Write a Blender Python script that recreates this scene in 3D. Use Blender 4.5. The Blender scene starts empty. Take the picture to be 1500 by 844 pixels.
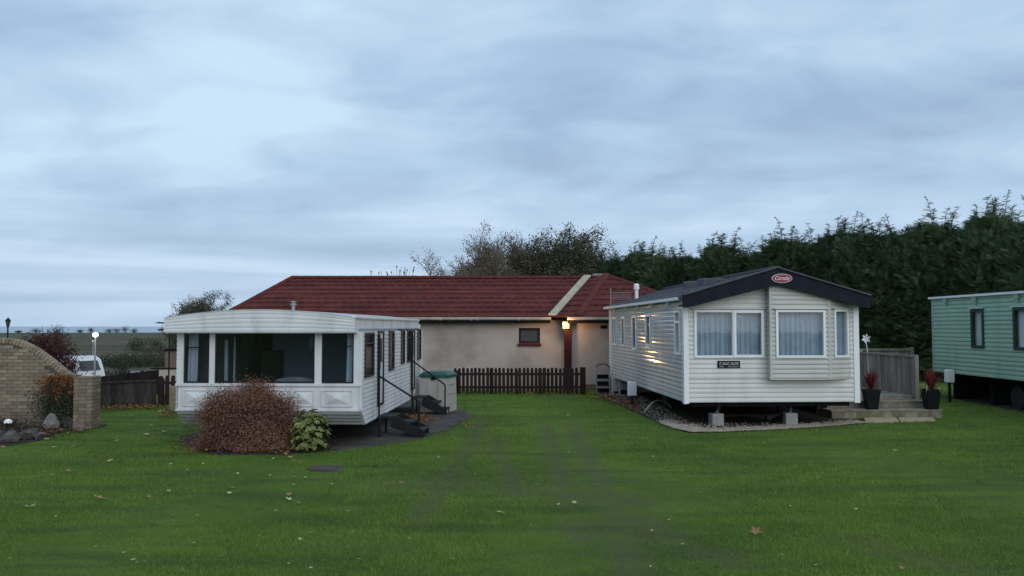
import bpy, math, random
import numpy as np
from mathutils import Vector, Matrix
R = math.radians
random.seed(7)
rng = np.random.default_rng(7)
SC = bpy.context.scene
COL = SC.collection

# ------------------------------------------------------------------ camera
CAMZ = 2.15
F = 1200.0
PITCH = math.atan(56.0 / F)
cam = bpy.data.cameras.new("camera")
cam.sensor_width = 36.0
cam.lens = 28.8
cam.clip_start = 0.1
cam.clip_end = 90000
camo = bpy.data.objects.new("camera", cam)
camo.location = (0, 0, CAMZ)
camo.rotation_euler = (math.pi / 2 + PITCH, 0, 0)
COL.objects.link(camo)
SC.camera = camo

# ------------------------------------------------------------------ sky, sun, exposure
SUN_EL, SUN_AZ = R(28), R(152)          # azimuth clockwise from +Y: behind the camera, to the right
SC.view_settings.view_transform = 'Standard'
SC.view_settings.look = 'None'
SC.view_settings.exposure = 0.08
SC.view_settings.gamma = 1.0
SC.view_settings.use_curve_mapping = False


def build_world():
    w = bpy.data.worlds.new("World")
    SC.world = w
    w.use_nodes = True
    nt = w.node_tree
    nt.nodes.clear()
    N = nt.nodes.new
    L = nt.links.new
    out = N('ShaderNodeOutputWorld')
    bg = N('ShaderNodeBackground')
    bg.inputs[1].default_value = 0.1
    sky = N('ShaderNodeTexSky')
    sky.sky_type = 'NISHITA'
    sky.sun_disc = False
    sky.sun_elevation = SUN_EL
    sky.sun_rotation = SUN_AZ
    sky.air_density = 1.0
    sky.dust_density = 2.0
    tc = N('ShaderNodeTexCoord')
    sep = N('ShaderNodeSeparateXYZ')
    L(tc.outputs['Generated'], sep.inputs[0])

    def math_(op, a, b=None, c=None, clamp=False):
        n = N('ShaderNodeMath')
        n.operation = op
        n.use_clamp = clamp
        for i, v in enumerate((a, b, c)):
            if v is None:
                continue
            if isinstance(v, (int, float)):
                n.inputs[i].default_value = v
            else:
                L(v, n.inputs[i])
        return n.outputs[0]
    z = math_('MAXIMUM', sep.outputs[2], 0.0)
    zz = math_('ADD', z, 0.26)
    u = math_('DIVIDE', sep.outputs[0], zz)
    v = math_('DIVIDE', sep.outputs[1], zz)
    comb = N('ShaderNodeCombineXYZ')
    L(u, comb.inputs[0]); L(v, comb.inputs[1])

    def noise(scale, detail, rough, off, dist=0.0, sx=1.0):
        mp = N('ShaderNodeMapping')
        mp.inputs['Location'].default_value = off
        mp.inputs['Scale'].default_value = (sx, 1, 1)
        L(comb.outputs[0], mp.inputs[0])
        n = N('ShaderNodeTexNoise')
        n.inputs['Scale'].default_value = scale
        n.inputs['Detail'].default_value = detail
        n.inputs['Roughness'].default_value = rough
        n.inputs['Distortion'].default_value = dist
        L(mp.outputs[0], n.inputs['Vector'])
        return n.outputs[0]
    n1 = noise(1.3, 3.0, 0.45, (3.1, 1.7, 0.0), 0.35, 0.78)
    n2 = noise(3.6, 6.0, 0.52, (9.2, 4.4, 2.0), 0.5, 0.7)
    s = math_('ADD', math_('MULTIPLY', n1, 0.62), math_('MULTIPLY', n2, 0.38))
    # long flat layers of cloud low over the horizon, all the way round
    cb = N('ShaderNodeCombineXYZ')
    L(math_('MULTIPLY', sep.outputs[0], 1.3), cb.inputs[0]); L(math_('MULTIPLY', sep.outputs[1], 1.3), cb.inputs[1]); L(math_('MULTIPLY', z, 26.0), cb.inputs[2])
    nb = N('ShaderNodeTexNoise'); nb.inputs['Scale'].default_value = 1.0; nb.inputs['Detail'].default_value = 4.0; nb.inputs['Distortion'].default_value = 0.3
    L(cb.outputs[0], nb.inputs['Vector'])
    wb = N('ShaderNodeMapRange'); wb.interpolation_type = 'SMOOTHSTEP'
    wb.inputs[1].default_value = 0.17; wb.inputs[2].default_value = 0.06; wb.inputs[3].default_value = 0.0; wb.inputs[4].default_value = 0.62
    L(z, wb.inputs[0])
    s = math_('ADD', math_('MULTIPLY', s, math_('SUBTRACT', 1.0, wb.outputs[0])), math_('MULTIPLY', math_('MULTIPLY_ADD', nb.outputs[0], 1.35, -0.175), wb.outputs[0]))
    ramp = N('ShaderNodeValToRGB')
    e = ramp.color_ramp.elements
    e[0].position = 0.40; e[0].color = (0.335, 0.470, 0.650, 1)
    e[1].position = 0.615; e[1].color = (0.60, 0.765, 0.935, 1)
    m = ramp.color_ramp.elements.new(0.5)
    m.color = (0.440, 0.600, 0.795, 1)
    L(s, ramp.inputs[0])
    # lighter, slightly warm veil low down, thin blue layer bands right at the horizon
    lowm = N('ShaderNodeMapRange')
    lowm.interpolation_type = 'SMOOTHSTEP'
    lowm.inputs[1].default_value = 0.26; lowm.inputs[2].default_value = 0.02
    lowm.inputs[3].default_value = 0.0; lowm.inputs[4].default_value = 0.35
    L(z, lowm.inputs[0])
    mixl = N('ShaderNodeMixRGB')
    mixl.inputs[2].default_value = (0.47, 0.595, 0.775, 1)
    L(lowm.outputs[0], mixl.inputs[0]); L(ramp.outputs[0], mixl.inputs[1])
    cloud = N('ShaderNodeVectorMath')
    cloud.operation = 'SCALE'
    cloud.inputs[3].default_value = 10.0
    L(mixl.outputs[0], cloud.inputs[0])
    mix = N('ShaderNodeMixRGB')
    mix.inputs[0].default_value = 0.93
    L(sky.outputs[0], mix.inputs[1]); L(cloud.outputs[0], mix.inputs[2])
    L(mix.outputs[0], bg.inputs[0]); L(bg.outputs[0], out.inputs[0])


build_world()
sun = bpy.data.lights.new("sun", 'SUN')
sun.energy = 1.05
sun.angle = R(60)
sun.color = (1.0, 0.97, 0.93)
suno = bpy.data.objects.new("sun", sun)
sd = Vector((math.sin(SUN_AZ) * math.cos(SUN_EL), math.cos(SUN_AZ) * math.cos(SUN_EL), math.sin(SUN_EL)))
suno.rotation_euler = (-sd).to_track_quat('-Z', 'Y').to_euler()
suno.location = (10, -20, 30)
COL.objects.link(suno)


# ------------------------------------------------------------------ helpers
def ray(px, py):
    u, v = px - 750.0, 422.0 - py
    return Vector((u, F * math.cos(PITCH) - v * math.sin(PITCH), F * math.sin(PITCH) + v * math.cos(PITCH)))


def P(px, py, D):
    """world point seen at photo pixel px,py at depth D"""
    r = ray(px, py)
    return Vector((r.x * D / r.y, D, CAMZ + r.z * D / r.y))


def G(px, py, z=0.0):
    r = ray(px, py)
    t = (z - CAMZ) / r.z
    return Vector((r.x * t, r.y * t, z))


def smooth(a, b, x):
    t = np.clip((np.asarray(x, float) - a) / (b - a), 0, 1)
    return t * t * (3 - 2 * t)


def terrain(x, y):
    x = np.asarray(x, float); y = np.asarray(y, float)
    left = smooth(23.5, 46, y) * (1 - smooth(-12.5, -9.9, x))
    rest = smooth(60, 95, y)
    s = np.maximum(left, rest)
    z = -2.45 * s + 2.35 * smooth(100, 300, y)
    z = z - 30 * smooth(330, 900, np.hypot(x, y))
    return z


def tz(x, y):
    return float(terrain(x, y))


class MB:
    """collects shapes, links them as one mesh object"""
    def __init__(self):
        self.v = []; self.f = []

    def add(self, vs, fs):
        b = len(self.v)
        self.v.extend([tuple(p) for p in vs])
        self.f.extend([tuple(i + b for i in f) for f in fs])
        return self

    def box(self, x0, x1, y0, y1, z0, z1, M=None):
        vs = [Vector(p) for p in ((x0, y0, z0), (x1, y0, z0), (x1, y1, z0), (x0, y1, z0),
                                  (x0, y0, z1), (x1, y0, z1), (x1, y1, z1), (x0, y1, z1))]
        if M is not None:
            vs = [M @ p for p in vs]
        return self.add(vs, [(0, 3, 2, 1), (4, 5, 6, 7), (0, 1, 5, 4), (1, 2, 6, 5), (2, 3, 7, 6), (3, 0, 4, 7)])

    def cbox(self, x0, x1, y0, y1, z0, z1, c=0.01, M=None):
        """box with chamfered vertical and top edges"""
        prof = [(x0 + c, y0), (x1 - c, y0), (x1, y0 + c), (x1, y1 - c), (x1 - c, y1), (x0 + c, y1), (x0, y1 - c), (x0, y0 + c)]
        cx, cy = (x0 + x1) / 2, (y0 + y1) / 2
        vs = []
        for z, k in ((z0, 0), (z1 - c, 0), (z1, c)):
            for (x, y) in prof:
                vs.append(Vector((x - math.copysign(min(k, abs(x - cx)), x - cx), y - math.copysign(min(k, abs(y - cy)), y - cy), z)))
        if M is not None:
            vs = [M @ p for p in vs]
        fs = [tuple(reversed(range(8))), tuple(range(16, 24))]
        for r in (0, 8):
            for i in range(8):
                j = (i + 1) % 8
                fs.append((r + i, r + j, r + 8 + j, r + 8 + i))
        return self.add(vs, fs)

    def bar(self, a, b, w, h=None, up=(0, 0, 1)):
        """rectangular bar between two points"""
        a = Vector(a); b = Vector(b); h = w if h is None else h
        d = (b - a).normalized(); up = Vector(up)
        if abs(d.dot(up)) > 0.98:
            up = Vector((0, 1, 0))
        s = d.cross(up).normalized() * (w / 2)
        t = s.cross(d).normalized() * (h / 2)
        vs = [a - s - t, a + s - t, a + s + t, a - s + t, b - s - t, b + s - t, b + s + t, b - s + t]
        return self.add(vs, [(0, 3, 2, 1), (4, 5, 6, 7), (0, 1, 5, 4), (1, 2, 6, 5), (2, 3, 7, 6), (3, 0, 4, 7)])

    def tube(self, pts, rad, n=8, cap=True):
        pts = [Vector(p) for p in pts]
        rs = rad if isinstance(rad, (list, tuple)) else [rad] * len(pts)
        vs = []; fs = []
        ref = Vector((0.13, 0.27, 1.0)).normalized()
        for i, p in enumerate(pts):
            d = (pts[min(i + 1, len(pts) - 1)] - pts[max(i - 1, 0)])
            if d.length < 1e-9:
                d = Vector((0, 0, 1))
            d.normalize()
            rf = ref if abs(d.dot(ref)) < 0.9 else Vector((1, 0.1, 0)).normalized()
            s = d.cross(rf).normalized(); t = s.cross(d)
            for k in range(n):
                a = 2 * math.pi * k / n
                vs.append(p + (s * math.cos(a) + t * math.sin(a)) * rs[i])
        for i in range(len(pts) - 1):
            for k in range(n):
                k2 = (k + 1) % n
                fs.append((i * n + k, (i + 1) * n + k, (i + 1) * n + k2, i * n + k2))
        if cap:
            fs.append(tuple(range(n)))
            fs.append(tuple(reversed(range((len(pts) - 1) * n, len(pts) * n))))
        return self.add(vs, fs)

    def lathe(self, prof, n=16, c=(0, 0, 0)):
        """prof: list of (r, z)"""
        vs = []; fs = []
        for (r, z) in prof:
            for k in range(n):
                a = 2 * math.pi * k / n
                vs.append((c[0] + r * math.cos(a), c[1] + r * math.sin(a), c[2] + z))
        for i in range(len(prof) - 1):
            for k in range(n):
                k2 = (k + 1) % n
                fs.append((i * n + k, i * n + k2, (i + 1) * n + k2, (i + 1) * n + k))
        fs.append(tuple(reversed(range(n))))
        fs.append(tuple(range((len(prof) - 1) * n, len(prof) * n)))
        return self.add(vs, fs)

    def prism(self, poly, fn0, fn1):
        """poly: 2d points, fn0/fn1 map a 2d point to the two end planes"""
        n = len(poly)
        vs = [fn0(*p) for p in poly] + [fn1(*p) for p in poly]
        fs = [tuple(range(n)), tuple(reversed(range(n, 2 * n)))]
        for i in range(n):
            j = (i + 1) % n
            fs.append((i, i + n, j + n, j))
        return self.add(vs, fs)

    def sheet(self, fn, nu, nv):
        vs = [fn(i / nu, j / nv) for j in range(nv + 1) for i in range(nu + 1)]
        fs = []
        for j in range(nv):
            for i in range(nu):
                a = j * (nu + 1) + i
                fs.append((a, a + 1, a + nu + 2, a + nu + 1))
        return self.add(vs, fs)

    def mesh(self, name, mat, smooth=False):
        me = bpy.data.meshes.new(name)
        me.from_pydata(self.v, [], self.f)
        me.materials.append(mat)
        if smooth:
            for p in me.polygons:
                p.use_smooth = True
        me.update()
        return me

    def build(self, name, mat, parent=None, smooth=False, fix=True, loc=None):
        me = self.mesh(name, mat, smooth)
        if fix:
            fixn(me)
        return link(name, me, parent, loc)


def fixn(me):
    import bmesh
    bm = bmesh.new(); bm.from_mesh(me)
    bmesh.ops.recalc_face_normals(bm, faces=bm.faces)
    bm.to_mesh(me); bm.free()


def link(name, me, parent=None, loc=None):
    o = bpy.data.objects.new(name, me)
    COL.objects.link(o)
    if parent is not None:
        o.parent = parent
    if loc is not None:
        o.location = loc
    return o


def tag(o, label=None, cat=None, group=None, kind=None):
    if label: o['label'] = label
    if cat: o['category'] = cat
    if group: o['group'] = group
    if kind: o['kind'] = kind
    return o


def thing(name, loc, rz, label, cat, group=None):
    o = bpy.data.objects.new(name, None)
    o.empty_display_size = 0.2
    COL.objects.link(o)
    o.location = loc
    o.rotation_euler = (0, 0, rz)
    return tag(o, label, cat, group)


def copy_tree(o, parent=None):
    c = o.copy()
    COL.objects.link(c)
    if parent is not None:
        c.parent = parent
    for ch in list(o.children):
        copy_tree(ch, c)
    return c


def big_mesh(name, verts, faces, mat, attrs=None):
    """verts (n,3), faces (m,k) arrays"""
    verts = np.asarray(verts, np.float32); faces = np.asarray(faces, np.int32)
    me = bpy.data.meshes.new(name)
    k = faces.shape[1]
    me.vertices.add(len(verts)); me.vertices.foreach_set("co", verts.ravel())
    me.loops.add(faces.size); me.loops.foreach_set("vertex_index", faces.ravel())
    me.polygons.add(len(faces))
    me.polygons.foreach_set("loop_start", np.arange(0, faces.size, k, dtype=np.int32))
    try:
        me.polygons.foreach_set("loop_total", np.full(len(faces), k, np.int32))
    except Exception:
        pass
    me.materials.append(mat)
    for nm, arr in (attrs or {}).items():
        a = me.attributes.new(nm, 'FLOAT', 'POINT')
        a.data.foreach_set("value", np.asarray(arr, np.float32))
    me.update(calc_edges=True)
    me.validate()
    return me


# ------------------------------------------------------------------ materials
def mat(name, col, rough=0.6, var=0.12, vscale=3.0, bump=0.0, bscale=60.0, metal=0.0, rnd=0.0, dirt=None,
        dirt_scale=(2.5, 2.5, 0.5), dirt_amt=0.0, spec=0.32, island=None, col2=None, stretch=None, emit=None, coat=0.0):
    m = bpy.data.materials.new(name)
    m.use_nodes = True
    nt = m.node_tree
    N = nt.nodes.new; L = nt.links.new
    b = nt.nodes['Principled BSDF']
    b.inputs['Roughness'].default_value = rough
    b.inputs['Metallic'].default_value = metal
    b.inputs['Specular IOR Level'].default_value = spec
    b.inputs['Coat Weight'].default_value = coat
    tc = N('ShaderNodeTexCoord')
    vec = tc.outputs['Object']
    if stretch:
        mp = N('ShaderNodeMapping'); mp.inputs['Scale'].default_value = stretch
        L(vec, mp.inputs[0]); vec = mp.outputs[0]
    no = N('ShaderNodeTexNoise')
    no.inputs['Scale'].default_value = vscale; no.inputs['Detail'].default_value = 4
    L(vec, no.inputs['Vector'])
    c1 = tuple(max(0, c * (1 - var)) for c in col) + (1,)
    c2 = (tuple(c * (1 + var) for c in col) if col2 is None else tuple(col2)) + (1,)
    if col2 is not None: c1 = tuple(col) + (1,)
    mx = N('ShaderNodeMixRGB'); mx.inputs[1].default_value = c1; mx.inputs[2].default_value = c2
    mr = N('ShaderNodeMapRange'); mr.inputs[1].default_value = 0.3; mr.inputs[2].default_value = 0.7
    L(no.outputs[0], mr.inputs[0])
    fac = mr.outputs[0]
    if island:
        ge = N('ShaderNodeNewGeometry')
        ad = N('ShaderNodeMath'); ad.operation = 'MULTIPLY_ADD'
        L(ge.outputs['Random Per Island'], ad.inputs[0]); ad.inputs[1].default_value = island
        ml = N('ShaderNodeMath'); ml.operation = 'MULTIPLY'; ml.inputs[1].default_value = 1 - island
        L(fac, ml.inputs[0]); L(ml.outputs[0], ad.inputs[2])
        fac = ad.outputs[0]
    L(fac, mx.inputs[0])
    cur = mx.outputs[0]
    if rnd:
        oi = N('ShaderNodeObjectInfo')
        r = N('ShaderNodeMapRange'); r.inputs[3].default_value = 1 - rnd; r.inputs[4].default_value = 1 + rnd
        L(oi.outputs['Random'], r.inputs[0])
        vm = N('ShaderNodeVectorMath'); vm.operation = 'SCALE'
        L(cur, vm.inputs[0]); L(r.outputs[0], vm.inputs[3]); cur = vm.outputs[0]
    if dirt is not None:
        mp = N('ShaderNodeMapping'); mp.inputs['Scale'].default_value = dirt_scale
        L(tc.outputs['Object'], mp.inputs[0])
        dn = N('ShaderNodeTexNoise'); dn.inputs['Scale'].default_value = 1.0; dn.inputs['Detail'].default_value = 6
        dn.inputs['Roughness'].default_value = 0.6
        L(mp.outputs[0], dn.inputs['Vector'])
        dr = N('ShaderNodeMapRange'); dr.inputs[1].default_value = 0.48; dr.inputs[2].default_value = 0.75
        dr.inputs[4].default_value = dirt_amt
        L(dn.outputs[0], dr.inputs[0])
        dm = N('ShaderNodeMixRGB'); dm.inputs[2].default_value = tuple(dirt) + (1,)
        L(dr.outputs[0], dm.inputs[0]); L(cur, dm.inputs[1]); cur = dm.outputs[0]
    L(cur, b.inputs['Base Color'])
    if bump:
        bn = N('ShaderNodeTexNoise'); bn.inputs['Scale'].default_value = bscale; bn.inputs['Detail'].default_value = 5
        L(vec, bn.inputs['Vector'])
        bp = N('ShaderNodeBump'); bp.inputs['Strength'].default_value = bump; bp.inputs['Distance'].default_value = 0.02
        L(bn.outputs[0], bp.inputs['Height']); L(bp.outputs[0], b.inputs['Normal'])
    if emit:
        b.inputs['Emission Color'].default_value = tuple(emit[0]) + (1,)
        b.inputs['Emission Strength'].default_value = emit[1]
    return m


def glass_mat(name, tint=(0.9, 0.92, 0.93), ior=1.5, rough=0.02):
    m = bpy.data.materials.new(name); m.use_nodes = True
    nt = m.node_tree; nt.nodes.clear()
    N = nt.nodes.new; L = nt.links.new
    out = N('ShaderNodeOutputMaterial'); mx = N('ShaderNodeMixShader'); tr = N('ShaderNodeBsdfTransparent')
    gl = N('ShaderNodeBsdfGlossy'); fr = N('ShaderNodeFresnel')
    tr.inputs[0].default_value = tint + (1,)
    gl.inputs['Roughness'].default_value = rough
    fr.inputs[0].default_value = ior
    no = N('ShaderNodeTexNoise'); no.inputs['Scale'].default_value = 1.3
    bp = N('ShaderNodeBump'); bp.inputs['Strength'].default_value = 0.03; bp.inputs['Distance'].default_value = 0.05
    L(no.outputs[0], bp.inputs['Height']); L(bp.outputs[0], gl.inputs['Normal'])
    ge = N('ShaderNodeNewGeometry'); inv = N('ShaderNodeMath'); inv.operation = 'SUBTRACT'; inv.inputs[0].default_value = 1.0
    L(ge.outputs['Backfacing'], inv.inputs[1])
    fm_ = N('ShaderNodeMath'); fm_.operation = 'MULTIPLY'; L(fr.outputs[0], fm_.inputs[0]); L(inv.outputs[0], fm_.inputs[1])
    L(fm_.outputs[0], mx.inputs[0]); L(tr.outputs[0], mx.inputs[1]); L(gl.outputs[0], mx.inputs[2]); L(mx.outputs[0], out.inputs[0])
    return m


M = {}
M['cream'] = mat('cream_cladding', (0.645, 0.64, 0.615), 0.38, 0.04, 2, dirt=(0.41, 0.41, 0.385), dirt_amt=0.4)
M['cream_shaded'] = mat('shaded_cream_cladding', (0.545, 0.54, 0.52), 0.085, 0.05, 2, dirt=(0.40, 0.39, 0.365), dirt_amt=0.5, spec=0.3)  # darker copy of the cream: the side's shade put into its colour
M['bay_shaded'] = mat('shaded_bay_cladding', (0.50, 0.495, 0.455), 0.4, 0.05, 2, dirt=(0.36, 0.355, 0.32), dirt_amt=0.4)  # shaded look of the bay put into a darker, greyer cladding colour
M['white'] = mat('white_painted_metal', (0.67, 0.675, 0.68), 0.45, 0.06, 2.5, dirt=(0.36, 0.36, 0.33), dirt_scale=(3, 3, 0.8), dirt_amt=0.6)
M['white_side'] = mat('white_ribbed_cladding', (0.62, 0.63, 0.64), 0.45, 0.06, 2.5, dirt=(0.30, 0.31, 0.31), dirt_scale=(3, 1.6, 0.5), dirt_amt=0.75)
M['pvc'] = mat('white_plastic_frame', (0.80, 0.81, 0.82), 0.35, 0.03, 4)
M['grey_skirt'] = mat('grey_ribbed_skirt', (0.40, 0.42, 0.42), 0.5, 0.1, 3, dirt=(0.2, 0.21, 0.19), dirt_amt=0.6)
M['navy'] = mat('dark_navy_fascia', (0.010, 0.012, 0.021), 0.6, 0.15, 4, spec=0.12, dirt=(0.022, 0.022, 0.026), dirt_amt=0.4)
M['roof_dark'] = mat('charcoal_roof_sheet', (0.075, 0.08, 0.092), 0.6, 0.15, 5, bump=0.2, bscale=90, spec=0.2, dirt=(0.12, 0.12, 0.115), dirt_amt=0.5)
M['roof_pale'] = mat('pale_grey_roof_sheet', (0.48, 0.49, 0.49), 0.5, 0.12, 3, dirt=(0.25, 0.25, 0.23), dirt_amt=0.6)
M['green_clad'] = mat('sage_green_cladding', (0.29, 0.435, 0.335), 0.45, 0.06, 2, spec=0.25, dirt=(0.19, 0.27, 0.21), dirt_amt=0.5)
M['green_frame'] = mat('dark_green_frame', (0.02, 0.055, 0.05), 0.4, 0.1)
M['dark_frame'] = mat('dark_window_frame', (0.025, 0.026, 0.028), 0.4, 0.1)
M['black_steel'] = mat('black_painted_steel', (0.011, 0.013, 0.016), 0.5, 0.2, 8, spec=0.15, dirt=(0.035, 0.026, 0.02), dirt_amt=0.5)
M['tread'] = mat('dark_step_tread', (0.022, 0.026, 0.030), 0.6, 0.25, 8, spec=0.15)
M['chassis'] = mat('chassis_steel', (0.012, 0.012, 0.012), 0.8, 0.3, 6, spec=0.08)
M['grey_metal'] = mat('galvanised_grey', (0.30, 0.31, 0.32), 0.45, 0.15, 8, metal=0.5)
M['curtain_blue'] = mat('blue_grey_net_curtain', (0.36, 0.42, 0.50), 0.9, 0.1, 5)
M['curtain_white'] = mat('white_net_curtain', (0.82, 0.83, 0.83), 0.9, 0.06, 5)
M['curtain_tan'] = mat('tan_curtain', (0.33, 0.29, 0.25), 0.9, 0.1, 5)
M['inside'] = mat('interior_wall', (0.42, 0.47, 0.55), 0.8, 0.08, 2)
M['inside_dark'] = mat('interior_dark_panel', (0.085, 0.08, 0.08), 0.7, 0.15, 3)
M['sofa'] = mat('patterned_sofa', (0.36, 0.34, 0.31), 0.9, 0.3, 14)
M['glass'] = glass_mat('window_glass')
M['glass_front'] = glass_mat('front_window_glass', (0.72, 0.76, 0.80), 1.55)
M['glass_dark'] = glass_mat('tinted_window_glass', (0.62, 0.65, 0.67))
M['render'] = mat('pinkish_rendered_wall', (0.44, 0.38, 0.345), 0.9, 0.07, 1.2, bump=0.5, bscale=55, spec=0.15, dirt=(0.235, 0.175, 0.15), dirt_scale=(0.55, 0.55, 0.8), dirt_amt=0.8)
M['red_tile'] = mat('red_roof_tile', (0.115, 0.032, 0.027), 0.9, 0.22, 1.6, bump=0.35, bscale=35, rnd=0.1, spec=0.1, dirt=(0.06, 0.028, 0.024), dirt_scale=(1.1, 1.1, 1.1), dirt_amt=0.7)
M['red_ridge'] = mat('red_ridge_tile', (0.11, 0.031, 0.026), 0.9, 0.2, 3, bump=0.3, rnd=0.12, spec=0.1)
M['valley'] = mat('pale_valley_lining', (0.42, 0.385, 0.28), 0.8, 0.15, 3, spec=0.15, dirt=(0.22, 0.20, 0.14), dirt_amt=0.7)
M['gutter'] = mat('pale_gutter', (0.40, 0.36, 0.32), 0.6, 0.15, 3, dirt=(0.22, 0.19, 0.16), dirt_amt=0.6)
M['red_wood'] = mat('dark_red_painted_wood', (0.085, 0.013, 0.012), 0.6, 0.2, 5, spec=0.2)
M['maroon'] = mat('maroon_painted_post', (0.042, 0.008, 0.008), 0.6, 0.2, 5, spec=0.15)
M['dark_brown'] = mat('dark_brown_fence_wood', (0.032, 0.020, 0.019), 0.85, 0.3, 6, rnd=0.25, bump=0.3, bscale=40, stretch=(1, 1, 0.15), spec=0.12)
M['grey_brown'] = mat('weathered_fence_wood', (0.046, 0.040, 0.038), 0.85, 0.3, 6, rnd=0.3, bump=0.3, bscale=40, stretch=(1, 1, 0.15), spec=0.12)
M['deck'] = mat('weathered_decking_wood', (0.265, 0.24, 0.205), 0.85, 0.25, 7, rnd=0.2, bump=0.4, bscale=50, stretch=(1, 1, 0.2), spec=0.12, dirt=(0.12, 0.112, 0.09), dirt_amt=0.75)
M['deck_step'] = mat('weathered_step_wood', (0.21, 0.185, 0.135), 0.85, 0.25, 7, rnd=0.25, bump=0.4, bscale=50, spec=0.1, dirt=(0.09, 0.09, 0.055), dirt_amt=0.75)
M['brick'] = mat('buff_brick', (0.275, 0.222, 0.155), 0.95, 0.22, 9, rnd=0.28, bump=0.5, bscale=70, spec=0.12, dirt=(0.11, 0.092, 0.075), dirt_scale=(2.2, 2.2, 2.2), dirt_amt=0.75)
M['mortar'] = mat('dark_mortar', (0.10, 0.088, 0.072), 0.95, 0.2, 12, bump=0.4, spec=0.1)
M['concrete'] = mat('grey_concrete', (0.27, 0.27, 0.26), 0.9, 0.15, 8, bump=0.4, bscale=80)
M['tarmac'] = mat('worn_tarmac', (0.098, 0.090, 0.082), 0.95, 0.35, 3, bump=0.8, bscale=60, spec=0.12, dirt=(0.035, 0.034, 0.025), dirt_scale=(1.5, 1.5, 1.5), dirt_amt=0.85)
M['slab'] = mat('sandstone_slab', (0.40, 0.34, 0.21), 0.9, 0.15, 5, bump=0.4)
M['soil'] = mat('dark_soil', (0.040, 0.032, 0.026), 1.0, 0.4, 8, bump=0.8, bscale=30)
M['gravel_bed'] = mat('gravel_bed', (0.050, 0.043, 0.036), 1.0, 0.45, 14, bump=1.0, bscale=60, spec=0.08)
M['pebble'] = mat('pale_pebble', (0.12, 0.095, 0.07), 0.9, 0.3, 3, island=0.8, col2=(0.52, 0.46, 0.37), spec=0.12)
M['stone'] = mat('rockery_stone', (0.085, 0.078, 0.074), 0.95, 0.35, 9, bump=0.9, bscale=25, rnd=0.3, spec=0.15)
M['stone_pale'] = mat('pale_rockery_stone', (0.19, 0.18, 0.165), 0.95, 0.3, 9, bump=0.9, bscale=25, spec=0.15)
M['stone_pink'] = mat('pinkish_rockery_stone', (0.19, 0.135, 0.12), 0.95, 0.3, 9, bump=0.9, bscale=25, spec=0.15)
M['white_stone'] = mat('white_stone', (0.85, 0.86, 0.86), 0.7, 0.05, 9)
M['planter'] = mat('black_plastic_planter', (0.009, 0.010, 0.012), 0.5, 0.1, 5, spec=0.15)
M['plastic_grey'] = mat('pale_grey_plastic', (0.40, 0.395, 0.36), 0.55, 0.06, 3, dirt=(0.24, 0.24, 0.2), dirt_amt=0.5)
M['plastic_green'] = mat('dark_green_plastic', (0.015, 0.085, 0.062), 0.4, 0.1, 4)
M['white_box'] = mat('white_plastic_box', (0.78, 0.78, 0.78), 0.4, 0.05, 4)
M['bark'] = mat('dark_bark', (0.050, 0.040, 0.034), 0.95, 0.3, 10, bump=0.5)
M['bark_pale'] = mat('pale_brown_bark', (0.21, 0.165, 0.13), 0.95, 0.3, 10, bump=0.5)
M['conifer'] = mat('conifer_foliage', (0.058, 0.094, 0.052), 0.85, 0.3, 0.9, island=0.35, col2=(0.122, 0.175, 0.086), rnd=0.28, spec=0.05)
M['olive'] = mat('olive_autumn_leaf', (0.052, 0.054, 0.033), 0.85, 0.3, 0.8, island=0.6, col2=(0.135, 0.130, 0.078), spec=0.1)
M['dun'] = mat('dun_autumn_leaf', (0.085, 0.073, 0.05), 0.85, 0.3, 0.8, island=0.6, col2=(0.165, 0.14, 0.095), spec=0.1)
M['bush'] = mat('rust_brown_shrub_leaf', (0.092, 0.044, 0.032), 0.9, 0.3, 2.2, island=0.45, col2=(0.34, 0.185, 0.12), spec=0.08)
M['red_shrub'] = mat('dark_red_shrub_leaf', (0.045, 0.020, 0.021), 0.9, 0.3, 2.0, island=0.5, col2=(0.105, 0.042, 0.040), spec=0.1)
M['orange_shrub'] = mat('orange_climber_leaf', (0.035, 0.026, 0.016), 0.85, 0.3, 3.0, island=0.4, col2=(0.30, 0.125, 0.05), spec=0.1)
M['dark_green_leaf'] = mat('dark_green_leaf', (0.018, 0.03, 0.016), 0.8, 0.3, 3.0, island=0.5, col2=(0.05, 0.065, 0.03), spec=0.3)
M['laurel'] = mat('pale_green_shrub_leaf', (0.055, 0.092, 0.03), 0.6, 0.3, 4.0, island=0.5, col2=(0.29, 0.32, 0.10), spec=0.2)
M['cordyline'] = mat('dark_red_spiky_leaf', (0.10, 0.016, 0.020), 0.55, 0.3, 3.0, island=0.7, col2=(0.20, 0.03, 0.032))
M['leaf_yellow'] = mat('yellow_fallen_leaf', (0.46, 0.42, 0.19), 0.85, 0.2, 9, rnd=0.3, spec=0.1)
M['leaf_brown'] = mat('brown_fallen_leaf', (0.33, 0.19, 0.10), 0.85, 0.25, 9, rnd=0.25, spec=0.1)
M['dead_growth'] = mat('withered_growth', (0.035, 0.026, 0.02), 0.9, 0.3, 3, island=0.7, col2=(0.105, 0.075, 0.055), spec=0.1)
M['leaf_litter'] = mat('leaf_litter', (0.10, 0.04, 0.018), 0.9, 0.3, 3, island=0.8, col2=(0.33, 0.145, 0.05))
M['lead'] = mat('grey_lead', (0.2, 0.2, 0.2), 0.5, 0.1)
M['rust_brick'] = mat('brown_brick_wall', (0.17, 0.115, 0.09), 0.9, 0.15, 2, bump=0.4, bscale=30)
M['black'] = mat('black_plate', (0.006, 0.007, 0.009), 0.4, 0.05, spec=0.15)
M['silver'] = mat('silver_lettering', (0.55, 0.56, 0.58), 0.35, 0.05)
M['badge_red'] = mat('badge_red', (0.24, 0.028, 0.045), 0.3, 0.06)
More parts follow.
